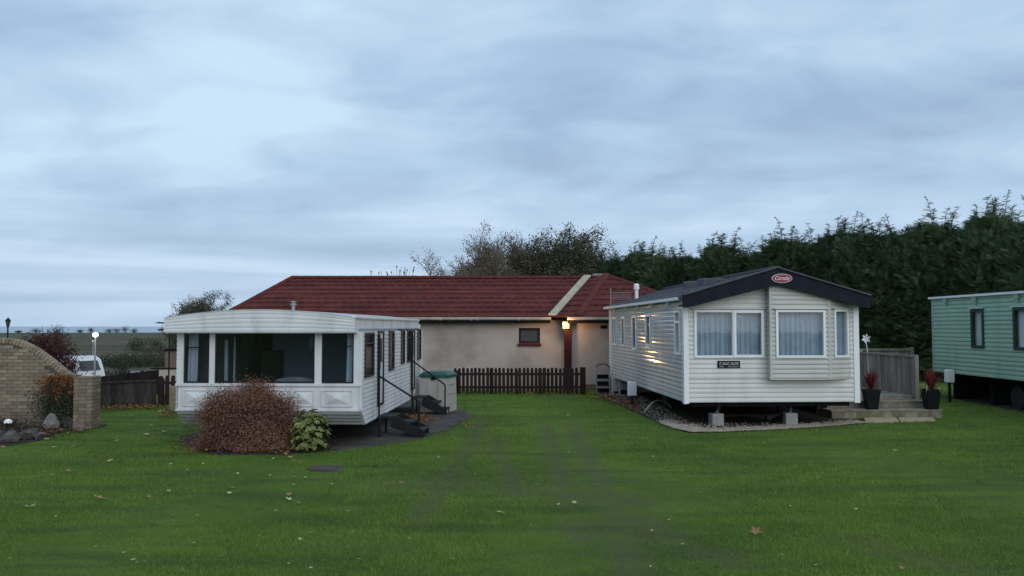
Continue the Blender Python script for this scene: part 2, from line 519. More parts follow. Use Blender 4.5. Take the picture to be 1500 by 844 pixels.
M['badge_rim'] = mat('badge_rim', (0.45, 0.42, 0.43), 0.3, 0.06)
M['badge_white'] = mat('badge_white', (0.75, 0.68, 0.70), 0.4, 0.03)
M['rubber'] = mat('black_rubber', (0.015, 0.015, 0.015), 0.7, 0.1)
M['road'] = mat('grey_hardstanding', (0.17, 0.175, 0.19), 0.9, 0.15, 0.2)


def grass_colour(nt, N, L):
    """lawn and field colour from world position and the wear attribute"""
    ge = N('ShaderNodeNewGeometry')
    pos = ge.outputs['Position']

    def noise(scale, detail=4, sx=None, rough=0.55):
        v = pos
        if sx:
            mp = N('ShaderNodeMapping'); mp.inputs['Scale'].default_value = sx
            L(pos, mp.inputs[0]); v = mp.outputs[0]
        n = N('ShaderNodeTexNoise'); n.inputs['Scale'].default_value = scale
        n.inputs['Detail'].default_value = detail; n.inputs['Roughness'].default_value = rough
        L(v, n.inputs['Vector'])
        return n.outputs[0]

    def rng_(s, a, b, c=0.0, d=1.0):
        r = N('ShaderNodeMapRange'); r.inputs[1].default_value = a; r.inputs[2].default_value = b
        r.inputs[3].default_value = c; r.inputs[4].default_value = d
        L(s, r.inputs[0]); return r.outputs[0]

    def mix(f, a, b):
        m = N('ShaderNodeMixRGB')
        for i, x in enumerate((f, a, b)):
            if isinstance(x, (tuple, float, int)):
                m.inputs[i].default_value = (x + (1,)) if isinstance(x, tuple) else x
            else:
                L(x, m.inputs[i])
        return m.outputs[0]
    c = mix(rng_(noise(0.45), 0.35, 0.65), (0.090, 0.158, 0.024), (0.150, 0.236, 0.031))
    c = mix(rng_(noise(2.3, 5), 0.45, 0.75, 0, 0.7), c, (0.165, 0.255, 0.044))
    c = mix(rng_(noise(1.1, 5, (0.35, 1.6, 1)), 0.50, 0.68, 0, 0.75), c, (0.070, 0.112, 0.032))
    c = mix(rng_(noise(0.7, 6, (0.5, 1.2, 1)), 0.58, 0.74, 0, 0.55), c, (0.150, 0.185, 0.060))
    c = mix(rng_(noise(30.0, 3), 0.35, 0.7, 0, 0.35), c, (0.062, 0.110, 0.026))
    at = N('ShaderNodeAttribute'); at.attribute_name = 'wear'
    wn = N('ShaderNodeMath'); wn.operation = 'MULTIPLY'
    L(at.outputs['Fac'], wn.inputs[0]); L(rng_(noise(1.6, 6), 0.3, 0.60, 0.25, 1.0), wn.inputs[1])
    c = mix(wn.outputs[0], c, (0.122, 0.124, 0.064))
    return c, pos, noise, rng_, mix


def lawn_mat():
    m = bpy.data.materials.new('lawn_and_fields'); m.use_nodes = True
    nt = m.node_tree; N = nt.nodes.new; L = nt.links.new
    b = nt.nodes['Principled BSDF']; b.inputs['Roughness'].default_value = 0.95; b.inputs['Specular IOR Level'].default_value = 0.15
    c, pos, noise, rng_, mix = grass_colour(nt, N, L)
    sp = N('ShaderNodeSeparateXYZ'); L(pos, sp.inputs[0])
    f = mix(rng_(noise(0.018, 4, (1, 2.4, 1)), 0.38, 0.62), (0.075, 0.066, 0.040), (0.125, 0.103, 0.068))
    f = mix(rng_(noise(0.16, 5), 0.45, 0.7, 0, 0.6), f, (0.056, 0.062, 0.036))
    f = mix(rng_(sp.outputs[1], 215, 250), f, (0.085, 0.092, 0.056))
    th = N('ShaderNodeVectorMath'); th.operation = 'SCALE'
    L(c, th.inputs[0]); th.inputs[3].default_value = 0.74  # near ground darkened for soil and shade between the blades
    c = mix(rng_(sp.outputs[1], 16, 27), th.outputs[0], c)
    c = mix(rng_(sp.outputs[1], 36, 58), c, f)
    L(c, b.inputs['Base Color'])
    bn = N('ShaderNodeTexNoise'); bn.inputs['Scale'].default_value = 24; bn.inputs['Detail'].default_value = 6
    L(pos, bn.inputs['Vector'])
    bp = N('ShaderNodeBump'); bp.inputs['Strength'].default_value = 0.9; bp.inputs['Distance'].default_value = 0.05
    L(bn.outputs[0], bp.inputs['Height']); L(bp.outputs[0], b.inputs['Normal'])
    return m


def blade_mat():
    m = bpy.data.materials.new('grass_blade'); m.use_nodes = True
    nt = m.node_tree; N = nt.nodes.new; L = nt.links.new
    b = nt.nodes['Principled BSDF']; b.inputs['Roughness'].default_value = 0.7; b.inputs['Specular IOR Level'].default_value = 0.2
    c, pos, noise, rng_, mix = grass_colour(nt, N, L)
    at = N('ShaderNodeAttribute'); at.attribute_name = 'tone'
    v = N('ShaderNodeVectorMath'); v.operation = 'SCALE'
    L(c, v.inputs[0]); L(rng_(at.outputs['Fac'], 0, 1, 0.82, 1.32), v.inputs[3])
    L(v.outputs[0], b.inputs['Base Color'])
    return m


M['lawn'] = lawn_mat()
M['blade'] = blade_mat()
M['sea'] = mat('sea_water', (0.10, 0.17, 0.24), 0.25, 0.1, 0.002, bump=0.3, bscale=0.5)


# ------------------------------------------------------------------ the ground
def seg_dist(x, y, pts):
    d = np.full(np.shape(x), 1e9)
    for a, b in zip(pts[:-1], pts[1:]):
        ax, ay, bx, by = a[0], a[1], b[0], b[1]
        dx, dy = bx - ax, by - ay
        t = np.clip(((x - ax) * dx + (y - ay) * dy) / (dx * dx + dy * dy), 0, 1)
        d = np.minimum(d, np.hypot(x - ax - t * dx, y - ay - t * dy))
    return d


TRACKS = [([(706, 612), (700, 632), (676, 672), (645, 715), (608, 765)], 0.15, 0.7),
          ([(722, 637), (730, 660), (745, 690), (760, 725)], 0.14, 0.75),
          ([(800, 622), (806, 650), (818, 700), (832, 740)], 0.15, 0.8),
          ([(838, 620), (852, 650), (872, 700), (900, 760), (930, 844)], 0.16, 0.8),
          ([(600, 706), (680, 712), (760, 716), (840, 722), (930, 735)], 0.40, 0.55),
          ([(835, 772), (862, 786)], 0.16, 1.0),
          ([(930, 760), (1010, 800), (1085, 826)], 0.22, 0.6),
          ([(1250, 790), (1330, 815), (1420, 835)], 0.25, 0.5)]
TRACKS = [([tuple(G(*p))[:2] for p in t], w, s) for (t, w, s) in TRACKS]


def wear_at(x, y):
    w = np.zeros(np.shape(x))
    for pts, wd, s in TRACKS:
        w = np.maximum(w, s * np.exp(-(seg_dist(x, y, pts) / wd) ** 2))
    return w


def axis_steps(a, b, step, far_lo, far_hi):
    mid = list(np.arange(a, b + 1e-6, step))
    lo = []; s = step; p = a
    while p > far_lo:
        s *= 1.22; p -= s; lo.append(p)
    hi = []; s = step; p = b
    while p < far_hi:
        s *= 1.22; p += s; hi.append(p)
    return np.array(lo[::-1] + mid + hi)


def build_ground():
    xs = axis_steps(-20, 20, 0.25, -2500, 2500)
    ys = axis_steps(5, 48, 0.25, -400, 1500)
    X, Y = np.meshgrid(xs, ys)
    Z = terrain(X, Y) + 0.012 * np.sin(X * 1.3 + 0.7 * np.sin(Y)) * np.exp(-np.abs(Y - 12) / 12) - 0.012
    v = np.stack([X.ravel(), Y.ravel(), Z.ravel()], 1)
    nx, ny = len(xs), len(ys)
    i, j = np.meshgrid(np.arange(nx - 1), np.arange(ny - 1))
    a = (j * nx + i).ravel()
    f = np.stack([a, a + 1, a + nx + 1, a + nx], 1)
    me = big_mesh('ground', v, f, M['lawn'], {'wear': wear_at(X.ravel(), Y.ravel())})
    me.polygons.foreach_set('use_smooth', np.ones(len(me.polygons), bool))
    tag(link('ground', me), kind='structure')
    mb = MB()
    mb.add([(-60000, 300, -20), (60000, 300, -20), (60000, 60000, -20), (-60000, 60000, -20)], [(0, 1, 2, 3)])
    tag(mb.build('sea', M['sea']), kind='structure')


build_ground()


def poly_sheet(name, pts, z, m, kind='structure', thick=0.03, wob=0.0):
    """a thin flat slab from an outline of ground points, its edge made uneven"""
    out = []
    n = len(pts)
    for i in range(n):
        a, b = Vector(pts[i][:2]), Vector(pts[(i + 1) % n][:2])
        k = max(1, int((b - a).length / 0.25)) if wob else 1
        for q in range(k):
            p = a.lerp(b, q / k)
            out.append((p.x + random.uniform(-wob, wob), p.y + random.uniform(-wob, wob)))
    mb = MB()
    mb.prism(out, lambda x, y: (x, y, z), lambda x, y: (x, y, z - thick))
    o = mb.build(name, m)
    tag(o, kind=kind)
    return out


PAD = poly_sheet('concrete_pad', [G(*p) for p in ((448, 652), (500, 660), (560, 652), (612, 643), (655, 630), (694, 607), (660, 596))] +
                 [Vector((-2.0, 24.2, 0)), Vector((-6.0, 24.2, 0)), Vector((-6.3, 15.4, 0))], 0.012, M['tarmac'], wob=0.05)
GRAVEL = poly_sheet('gravel_strip', [G(*p) for p in ((872, 578), (905, 592), (935, 605), (965, 619), (985, 628), (1012, 633.5), (1060, 633), (1130, 630), (1200, 626), (1268, 620))] +
                    [Vector((7.6, 28.4, 0)), Vector((2.9, 28.4, 0))], 0.010, M['gravel_bed'], wob=0.03)
BED = poly_sheet('shrub_bed', [G(*p) for p in ((262, 640), (285, 660), (330, 667), (420, 666), (470, 660), (500, 652), (470, 640), (300, 632))], 0.016, M['soil'], wob=0.05)
ROCK = poly_sheet('rockery_bed', [G(*p) for p in ((-160, 668), (-60, 662), (0, 655), (55, 646), (95, 632), (136, 629))] +
                  [Vector((-8.85, 18.0, 0)), Vector((-15.0, 18.0, 0))], 0.014, M['soil'], wob=0.04)
DARKEDGE = poly_sheet('dark_ground_strip', [G(*p) for p in ((1384, 582), (1430, 590), (1500, 604), (1560, 612))] +
                      [Vector((17.0, 18.5, 0)), Vector((17.0, 25.6, 0)), Vector((12.2, 25.6, 0))], 0.010, M['soil'], wob=0.05)  # dark sheet beneath and along the green caravan
SLABS = [G(1268, 619), G(1370, 616.5), G(1366, 606), G(1262, 606)]


def inside(x, y, poly):
    x = np.asarray(x); y = np.asarray(y)
    r = np.zeros(x.shape, bool)
    n = len(poly)
    for i in range(n):
        x0, y0 = poly[i][0], poly[i][1]; x1, y1 = poly[(i + 1) % n][0], poly[(i + 1) % n][1]
        c = ((y0 > y) != (y1 > y)) & (x < (x1 - x0) * (y - y0) / (y1 - y0 + 1e-12) + x0)
        r ^= c
    return r


DRAIN = [G(450, 688), G(476, 692), G(503, 689), G(499, 684.5), G(470, 683.5), G(452, 685)]
KEEP_OFF = [PAD, GRAVEL, BED, ROCK, DARKEDGE, [tuple(p) for p in SLABS], [tuple(p) for p in DRAIN],
            [(7.5, 18.9), (10.4, 18.9), (10.4, 26), (7.5, 26)]]


def build_grass():
    vs = []; tone = []
    for (y0, y1, dens, h, wd) in ((5.6, 10, 3400, 0.027, 0.0065), (10, 16, 1400, 0.028, 0.0095), (16, 28, 330, 0.034, 0.016)):
        wmax = 0.66 * y1 + 1.0
        n = int(dens * (y1 - y0) * 2 * wmax)
        y = rng.uniform(y0, y1, n); x = rng.uniform(-wmax, wmax, n)
        ok = np.abs(x) < 0.66 * y + 1.0
        ok &= ~((y > 27.7) & (x > -9.9))
        for pl in KEEP_OFF:
            ok &= ~inside(x, y, pl)
        w = wear_at(x, y)
        ok &= rng.random(n) > 0.75 * w
        x, y, w = x[ok], y[ok], w[ok]; n = len(x)
        clump = 0.75 + 0.5 * (np.sin(x * 3.1 + np.sin(y * 2.3) * 2) * np.sin(y * 2.7 + np.sin(x * 1.9)) * 0.5 + 0.5)
        hh = h * rng.uniform(0.5, 1.25, n) * clump * (1 - 0.5 * w)
        a = rng.uniform(0, 2 * np.pi, n)
        dx, dy = np.cos(a) * wd / 2, np.sin(a) * wd / 2
        la = rng.uniform(0, 2 * np.pi, n); ll = hh * rng.uniform(0.2, 0.9, n)
        z = terrain(x, y) - 0.012
        v = np.stack([np.stack([x - dx, y - dy, z], 1), np.stack([x + dx, y + dy, z], 1),
                      np.stack([x + np.cos(la) * ll, y + np.sin(la) * ll, z + hh], 1)], 1).reshape(-1, 3)
        vs.append(v)
        t = rng.random(n)
        tone.append(np.repeat(t, 3))
    v = np.concatenate(vs); t = np.concatenate(tone)
    f = np.arange(len(v)).reshape(-1, 3)
    me = big_mesh('lawn_grass', v, f, M['blade'], {'tone': t, 'wear': wear_at(v[:, 0], v[:, 1])})
    tag(link('lawn_grass', me), 'short mown green lawn grass with worn tyre tracks', 'grass', kind='stuff')


build_grass()


# ------------------------------------------------------------------ wall cladding
def subtract(a, b, cuts):
    segs = [(a, b)]
    for c0, c1 in cuts:
        out = []
        for s0, s1 in segs:
            if c1 <= s0 or c0 >= s1:
                out.append((s0, s1)); continue
            if c0 > s0: out.append((s0, c0))
            if c1 < s1: out.append((c1, s1))
        segs = out
    return [(s, e) for s, e in segs if e - s > 0.004]


LAP = [(0.0, 0.009), (0.08, 0.018), (0.30, 0.020), (0.62, 0.014), (0.9, 0.003), (1.0, 0.0)]


def prof_at(prof, t):
    for (t0, o0), (t1, o1) in zip(prof[:-1], prof[1:]):
        if t0 <= t <= t1:
            return o0 + (o1 - o0) * (t - t0) / max(1e-9, t1 - t0)
    return prof[-1][1]


def cladding(parent, name, org, du, dn, L, z0, z1, pitch, m, openings=(), lim=None, prof=LAP, back=0.03, amp=1.0, smooth=False):
    """horizontal boards, one object each; openings are (u0,u1,za,zb) holes; lim(z) clips the ends"""
    org = Vector(org); du = Vector(du).normalized(); dn = Vector(dn).normalized()
    nrow = max(1, round((z1 - z0) / pitch)); pitch = (z1 - z0) / nrow
    for r in range(nrow):
        za, zb = z0 + r * pitch, z0 + (r + 1) * pitch
        cuts = sorted({za, zb} | {z for o in openings for z in o[2:4] if za < z < zb})
        pcs = []
        for ci, (c0, c1) in enumerate(zip(cuts[:-1], cuts[1:])):
            zc = (c0 + c1) / 2
            for s0, s1 in subtract(0, L, [(o[0], o[1]) for o in openings if o[2] < zc < o[3]]):
                pcs.append([ci, c0, c1, s0, s1, None])
        groups = []
        for p in pcs:                                     # pieces that touch stay one board
            hit = [g for g in groups if any(abs(q[0] - p[0]) == 1 and min(q[4], p[4]) - max(q[3], p[3]) > 0.003 for q in g)]
            ng = [p]
            for g in hit:
                ng += g; groups.remove(g)
            groups.append(ng)
        for g in groups:
            mb = MB()
            for (ci, c0, c1, s0, s1, _) in g:
                t0, t1 = (c0 - za) / pitch, (c1 - za) / pitch
                ts = sorted({t0, t1} | {t for t, _o in prof if t0 < t < t1})
                ring = []
                for t in ts:
                    z = za + t * pitch
                    lo, hi = lim(z) if lim else (s0, s1)
                    a, b = max(s0, lo), min(s1, hi)
                    if b < a: a = b = min(max((a + b) / 2, s0), s1)
                    ring.append((a, b, prof_at(prof, t) * amp, z))
                if max(q[1] - q[0] for q in ring) < 0.01:
                    continue
                n = len(ring)
                vs = []
                for (a, b, off, z) in ring:
                    vs.append(org + du * a + dn * off + Vector((0, 0, z)))
                    vs.append(org + du * b + dn * off + Vector((0, 0, z)))
                for (a, b, off, z) in ring:
                    vs.append(org + du * a - dn * back + Vector((0, 0, z)))
                    vs.append(org + du * b - dn * back + Vector((0, 0, z)))
                fs = []
                q = 2 * n
                for i in range(n - 1):
                    fs.append((2 * i, 2 * i + 1, 2 * i + 3, 2 * i + 2))
                    fs.append((q + 2 * i, q + 2 * i + 2, q + 2 * i + 3, q + 2 * i + 1))
                    fs.append((2 * i, 2 * i + 2, q + 2 * i + 2, q + 2 * i))
                    fs.append((2 * i + 1, q + 2 * i + 1, q + 2 * i + 3, 2 * i + 3))
                fs.append((0, q, q + 1, 1)); e = 2 * (n - 1)
                fs.append((e, e + 1, q + e + 1, q + e))
                mb.add(vs, fs)
            if mb.v:
                mb.build(name, m, parent)


class Plane:
    """a local wall plane: point(u, out, z)"""
    def __init__(s, org, du, dn):
        s.o = Vector(org); s.u = Vector(du).normalized(); s.n = Vector(dn).normalized()

    def p(s, u, out, z):
        return s.o + s.u * u + s.n * out + Vector((0, 0, z))

    def box(s, mb, u0, u1, a, b, z0, z1):
        vs = [s.p(u, o, z) for z in (z0, z1) for (u, o) in ((u0, a), (u1, a), (u1, b), (u0, b))]
        return mb.add(vs, [(0, 1, 2, 3), (7, 6, 5, 4), (0, 4, 5, 1), (1, 5, 6, 2), (2, 6, 7, 3), (3, 7, 4, 0)])


def frame_bars(pl, mb, u0, u1, z0, z1, fw, a, b):
    pl.box(mb, u0, u1, a, b, z1 - fw, z1)
    pl.box(mb, u0, u1, a, b, z0, z0 + fw)
    pl.box(mb, u0, u0 + fw, a, b, z0 + fw, z1 - fw)
    pl.box(mb, u1 - fw, u1, a, b, z0 + fw, z1 - fw)


def window(parent, pl, u0, u1, z0, z1, fm, gm, fw=0.045, mull=(), trans=None, curtain=None, cm=None, drip=None, label=None, proud=0.045, folds=9, cdep=0.09):
    """window part with pane and curtain sub-parts; mull: vertical bars (u, w)"""
    mb = MB()
    frame_bars(pl, mb, u0, u1, z0, z1, fw, -0.05, proud)
    for (u, w) in mull:
        pl.box(mb, u - w / 2, u + w / 2, -0.05, proud - 0.003, z0 + fw, z1 - fw)
    if trans:
        pl.box(mb, trans[0], trans[1], -0.03, proud - 0.004, trans[2] - trans[3] / 2, trans[2] + trans[3] / 2)
    w = mb.build('window', fm, parent)
    if label: w['label'] = label
    edges = [u0 + fw] + [e for (u, ww) in mull for e in (u - ww / 2, u + ww / 2)] + [u1 - fw]
    for a, b in zip(edges[::2], edges[1::2]):
        g = MB(); pl.box(g, a - 0.004, b + 0.004, 0.004, 0.010, z0 + fw - 0.004, z1 - fw + 0.004)
        g.build('pane', gm, w)
    for (a, b) in (curtain or ()):
        c = MB(); ph = random.uniform(0, 6)
        nf = max(3, (b - a) / 0.11)

        def fn(s, t, a=a, b=b, ph=ph, nf=nf):
            wv = math.sin(s * nf * 6.28 + ph + 0.5 * math.sin(3 * s * nf + ph)) * (0.010 + 0.016 * t) + 0.012 * math.sin(s * 5.1 + ph)
            return pl.p(a + (b - a) * s + 0.008 * math.sin(t * 3 + s * 20), -cdep + wv, z1 - 0.01 - (z1 - z0 - 0.02) * t)
        c.sheet(fn, max(24, int(nf * 8)), 6)
        c.build('curtain', cm, w, smooth=True, fix=False)
    if drip:
        d = MB(); pl.box(d, u0 - 0.05, u1 + 0.05, -0.01, proud + 0.03, z1 + 0.015, z1 + 0.035)
        d.build('drip_rail', drip, w)
    return w


# ------------------------------------------------------------------ cream caravan (right)
def text_mesh(s, size, shear=0.0, extrude=0.003, spacing=1.0):
    cu = bpy.data.curves.new('lettering', 'FONT')
    cu.body = s; cu.size = size; cu.shear = shear; cu.extrude = extrude; cu.space_character = spacing
    cu.align_x = 'CENTER'; cu.align_y = 'CENTER'
    tmp = bpy.data.objects.new('lettering_source', cu)
    COL.objects.link(tmp)
    bpy.context.view_layer.update()
    dg = bpy.context.evaluated_depsgraph_get()
    me = bpy.data.meshes.new_from_object(tmp.evaluated_get(dg))
    bpy.data.objects.remove(tmp)
    return me


def put_text(name, s, size, m, parent, loc, rot, shear=0.0, spacing=1.0, sx=1.0, bold=0.0):
    me = text_mesh(s, size, shear, 0.004, spacing)
    me.materials.clear(); me.materials.append(m)
    o = link(name, me, parent, loc)
    o.rotation_euler = rot; o.scale = (sx, 1, 1)
    return o


RC_W, RC_L = 3.80, 9.2
RC_ROT = math.atan(0.055)


def cream_caravan():
    o = P(1004, 590, 17.6)
    t = thing('static_caravan', (o.x, 17.6, 0), RC_ROT,
              'cream static caravan with a dark gable roof and a bay window at its front', 'caravan')
    W, Ln = RC_W, RC_L
    zb, ze = 0.52, 2.70                                  # bottom of boards, eaves
    apex = 3.26
    front = Plane((0, 0, 0), (1, 0, 0), (0, -1, 0))
    side = Plane((0, 0, 0), (0, 1, 0), (-1, 0, 0))
    bx0, bx1, bx2, bp = 1.79, 3.08, 3.63, 0.22           # bay
    mid = W / 2

    def lim(z):
        if z <= ze: return (0, W)
        k = (z - ze) / (apex - ze)
        return (mid * k, W - mid * k)
    # front wall: split by the joint at z = 1.03; a hole behind the bay from z 1.05 up
    wz0, wz1 = 1.475, 2.50
    w1 = (0.20, 1.72, wz0, wz1)
    cladding(t, 'cladding_board', (0, 0, 0), (1, 0, 0), (0, -1, 0), W, zb, 1.02, 0.1, M['cream'], amp=0.75)
    j = MB(); front.box(j, 0.0, W, -0.02, 0.021, 1.0215, 1.034); j.build('joint_strip', M['cream'], t)
    cladding(t, 'cladding_board', (0, 0, 0), (1, 0, 0), (0, -1, 0), W, 1.036, apex - 0.02, 0.1, M['cream'],
             openings=[w1, (bx0 + 0.04, bx2 - 0.04, 1.05, 4.0)], lim=lim, amp=0.75)
    # bay: left return, main face, slanted right face
    zbay = 1.04

    def blim(x0, sgn):
        def f(z):
            return (0, 9) if z < ze else (0, 9)
        return f
    main = Plane((bx0, -bp, 0), (1, 0, 0), (0, -1, 0))

    def mlim(z):
        if z <= ze: return (0, bx1 - bx0)
        k = (z - ze) / (apex - ze)
        return (max(0, mid * k - bx0), min(bx1 - bx0, W - mid * k - bx0))
    bw = (0.11, 1.19, 1.48, 2.50)
    cladding(t, 'bay_board', main.o, main.u, main.n, bx1 - bx0, zbay, apex - 0.06, 0.1, M['bay_shaded'], openings=[bw], lim=mlim)
    cladding(t, 'bay_board', (bx0, 0.01, 0), (0, -1, 0), (-1, 0, 0), bp, zbay, 3.16, 0.1, M['bay_shaded'])
    dr = Vector((bx2 - bx1, bp, 0)); rl = dr.length
    rp = Plane((bx1, -bp, 0), dr, Vector((dr.y, -dr.x, 0)))
    bw2 = (0.11, 0.52, 1.48, 2.51)
    cladding(t, 'bay_board', rp.o, rp.u, rp.n, rl, zbay, 2.9, 0.1, M['bay_shaded'], openings=[bw2],
             lim=lambda z: (0, rl if z < 2.72 else max(0, rl * (1 - (z - 2.72) / 0.2))))
    b = MB()
    b.prism([(bx0, 0.0), (bx0, -bp - 0.012), (bx1, -bp - 0.012), (bx2 + 0.01, 0.0)], lambda x, y: (x, y, zbay), lambda x, y: (x, y, zbay - 0.03))
    b.build('bay_floor', M['bay_shaded'], t)
    # corner beads of the bay
    b = MB(); main.box(b, -0.02, 0.03, -0.03, 0.022, zbay - 0.02, 3.18); b.build('corner_trim', M['bay_shaded'], t)
    b = MB(); main.box(b, bx1 - bx0 - 0.035, bx1 - bx0 + 0.02, -0.03, 0.022, zbay - 0.02, 2.90); b.build('corner_trim', M['bay_shaded'], t)
    # windows
    window(t, front, *w1, M['pvc'], M['glass'], fw=0.05, mull=[(1.07, 0.09)], curtain=[(0.22, 1.70)], cm=M['curtain_blue'], drip=M['cream'])
    s = MB(); frame_bars(front, s, 1.045, 1.715, wz0 + 0.004, wz1 - 0.004, 0.06, 0.046, 0.062); s.build('opening_sash', M['pvc'], t)
    s = MB(); s.tube([front.p(1.11, 0.075, 2.37), front.p(1.16, 0.085, 2.365), front.p(1.22, 0.08, 2.35)], 0.008, 5); s.build('window_handle', M['pvc'], t)
    window(t, main, *bw, M['pvc'], M['glass'], fw=0.05, curtain=[(0.12, 1.18)], cm=M['curtain_blue'], drip=M['cream'])
    window(t, rp, *bw2, M['pvc'], M['glass'], fw=0.045, curtain=[(0.10, 0.70)], cm=M['curtain_blue'], drip=M['cream'])
    # side wall, windows from front to back: (y0, y1)
    ys = []
    for (a, b_) in ((990, 997.5), (947, 954), (927, 933), (911, 916), (897, 904)):
        q = []
        for px in (a, b_):
            p = (px - 750) / F
            q.append((o.x - 17.6 * p) / (p + 0.055))
        ys.append((min(q), max(q)))
    sw = [(ys[0][0], ys[0][1], 1.52, 2.50), (ys[1][0], ys[1][1], 1.64, 2.46), (ys[2][0], ys[2][1], 1.50, 2.44), (ys[3][0], ys[3][1], 1.55, 2.43), (ys[4][0], ys[4][1], 1.55, 2.43)]
    cladding(t, 'cladding_board', (0, 0, 0), (0, 1, 0), (-1, 0, 0), Ln, zb, ze, 0.1, M['cream_shaded'], openings=sw)
    for i, q in enumerate(sw):
        mull = []
        if i == 0:
            window(t, side, *q, M['pvc'], M['glass'], fw=0.05, trans=(q[0] + 0.04, q[1] - 0.04, 2.24, 0.05), curtain=[(q[0] + .02, q[1] - .02)], cm=M['curtain_blue'])
        else:
            if i == 4: mull = [((q[0] + q[1]) / 2, 0.07)]
            window(t, side, *q, M['pvc'], M['glass_dark'], fw=0.06, mull=mull, curtain=[(q[0] + .02, q[0] + (q[1] - q[0]) * .45)], cm=M['curtain_white'])
    # corner trims
    for (y0, y1) in ((-0.028, 0.05), (0.085, 0.12)):
        b = MB(); side.box(b, y0, y1, -0.02, 0.028, zb - 0.03, ze); b.build('corner_trim', M['pvc'], t)
    for (y0, y1) in ((Ln - 0.32, Ln - 0.24), (Ln - 0.06, Ln + 0.02)):
        b = MB(); side.box(b, y0, y1, -0.02, 0.028, zb - 0.06, ze); b.build('corner_trim', M['pvc'], t)
    b = MB(); front.box(b, -0.004, 0.075, -0.02, 0.0285, zb - 0.02, ze - 0.1); b.build('corner_trim', M['pvc'], t)
    b = MB(); front.box(b, W - 0.10, W + 0.02, -0.02, 0.03, zb - 0.02, ze + 0.02); b.build('corner_trim', M['pvc'], t)
    # other two walls, floor, lining
    b = MB(); b.box(W - 0.05, W, 0.02, Ln, zb, ze); b.build('rear_side_wall', M['cream_shaded'], t)
    b = MB(); b.prism([(0, zb), (W, zb), (W, ze), (mid, apex), (0, ze)], lambda x, z: (x, Ln - 0.05, z), lambda x, z: (x, Ln, z)); b.build('end_wall', M['cream_shaded'], t)
    b = MB(); b.box(0.02, W - 0.02, 0.02, Ln - 0.02, zb + 0.0, zb + 0.1); b.build('floor', M['chassis'], t)
    b = MB(); b.box(0.06, W - 0.06, 0.5, 0.53, zb + 0.1, ze); b.build('inner_partition', M['inside'], t)
    # roof: two slopes, sheet joints, fascia
    ov, ovs = 0.33, 0.13
    th = math.atan2(apex - ze, mid)
    rt_e, rt_a = 2.80, 3.385
    for sg in (-1, 1):
        xe = mid + sg * (mid + ovs)
        ncs = 7
        for k in range(ncs):
            f0, f1 = k / ncs, (k + 1) / ncs
            xa, xb = xe + (mid - xe) * f0, xe + (mid - xe) * f1
            za_, zb_ = rt_e + (rt_a - rt_e) * f0, rt_e + (rt_a - rt_e) * f1
            b = MB()
            vs = []
            for yy in (-ov + 0.03, Ln + 0.1):
                vs += [(xa, yy, za_ - 0.05), (xb, yy, zb_ - 0.05), (xb, yy, zb_ - 0.006), (xa, yy, za_ + 0.018)]
            b.add(vs, [(0, 1, 2, 3), (7, 6, 5, 4), (0, 4, 5, 1), (1, 5, 6, 2), (2, 6, 7, 3), (3, 7, 4, 0)])
            b.build('roof_sheet', M['roof_dark'], t)
        b = MB()
        x0 = mid + sg * (mid + ovs)
        pts = [(x0, 2.80), (mid, 3.385), (mid, 3.025), (mid + sg * (mid + 0.02), 2.545), (x0, 2.545)]
        b.prism(pts, lambda x, z: (x, -ov - 0.03, z), lambda x, z: (x, -ov + 0.03, z))
        b.build('fascia_board', M['navy'], t)
        b = MB()
        b.bar((x0 - sg * 0.005, -ov - 0.02, 2.812), (mid, -ov - 0.02, 3.40), 0.10, 0.03)
        b.build('roof_edge_trim', M['roof_dark'], t)
        b = MB()                                          # soffit
        b.prism([(x0, 2.60), (mid, 3.16), (mid, 3.13), (x0, 2.57)], lambda x, z: (x, -ov + 0.03, z), lambda x, z: (x, 0.02, z))
        b.build('soffit', M['navy'], t)
    b = MB(); b.bar((mid, -ov, 3.40), (mid, Ln + 0.1, 3.40), 0.18, 0.05); b.build('ridge_cap', M['roof_dark'], t)
    b = MB(); b.box(-0.19, -0.04, 0.02, Ln + 0.1, 2.71, 2.775)
    b.build('gutter', M['pvc'], t)
    for yy in (1.2, 2.9, 4.6, 6.3, 8.0):
        b = MB(); b.box(-0.10, -0.02, yy, yy + 0.05, 2.60, 2.71); b.build('gutter_bracket', M['pvc'], t)
    # roof fittings
    for yy in (1.9, 3.2):
        b = MB(); zc = rt_e + (rt_a - rt_e) * 0.62
        b.cbox(0.95, 1.45, yy, yy + 0.5, zc - 0.05, zc + 0.14, 0.03); b.build('roof_vent', M['roof_dark'], t)
    b = MB(); b.lathe([(0.055, 0), (0.055, 0.42), (0.085, 0.42), (0.085, 0.56), (0.06, 0.60)], 12, (0.55, 7.6, 2.86)); b.build('flue_pipe', M['pvc'], t)
    # name plate and badge
    p = MB(); front.box(p, 0.70, 1.19, 0.018, 0.034, 1.255, 1.41)
    plate = p.build('name_plate', M['black'], t); plate['label'] = 'black name plate lettered CASCADE under the left window'
    put_text('lettering', 'CASCADE', 0.088, M['silver'], plate, (0.945, -0.037, 1.345), (math.pi / 2, 0, 0), 0.0, 1.02, 1.06)
    s = MB(); front.box(s, 0.735, 0.775, 0.034, 0.037, 1.277, 1.287); front.box(s, 0.785, 0.83, 0.034, 0.037, 1.277, 1.289)
    front.box(s, 0.92, 1.15, 0.034, 0.037, 1.279, 1.286); s.build('small_print', M['silver'], plate)
    bd = MB()
    n = 32; cx, cz = mid + 0.10, 3.165

    def oval(mb, rx, rz, y0, y1):
        pr = [(cx + rx * math.cos(2 * math.pi * k / n), cz + rz * math.sin(2 * math.pi * k / n)) for k in range(n)]
        mb.prism(pr, lambda x, z: (x, y0, z), lambda x, z: (x, y1, z))
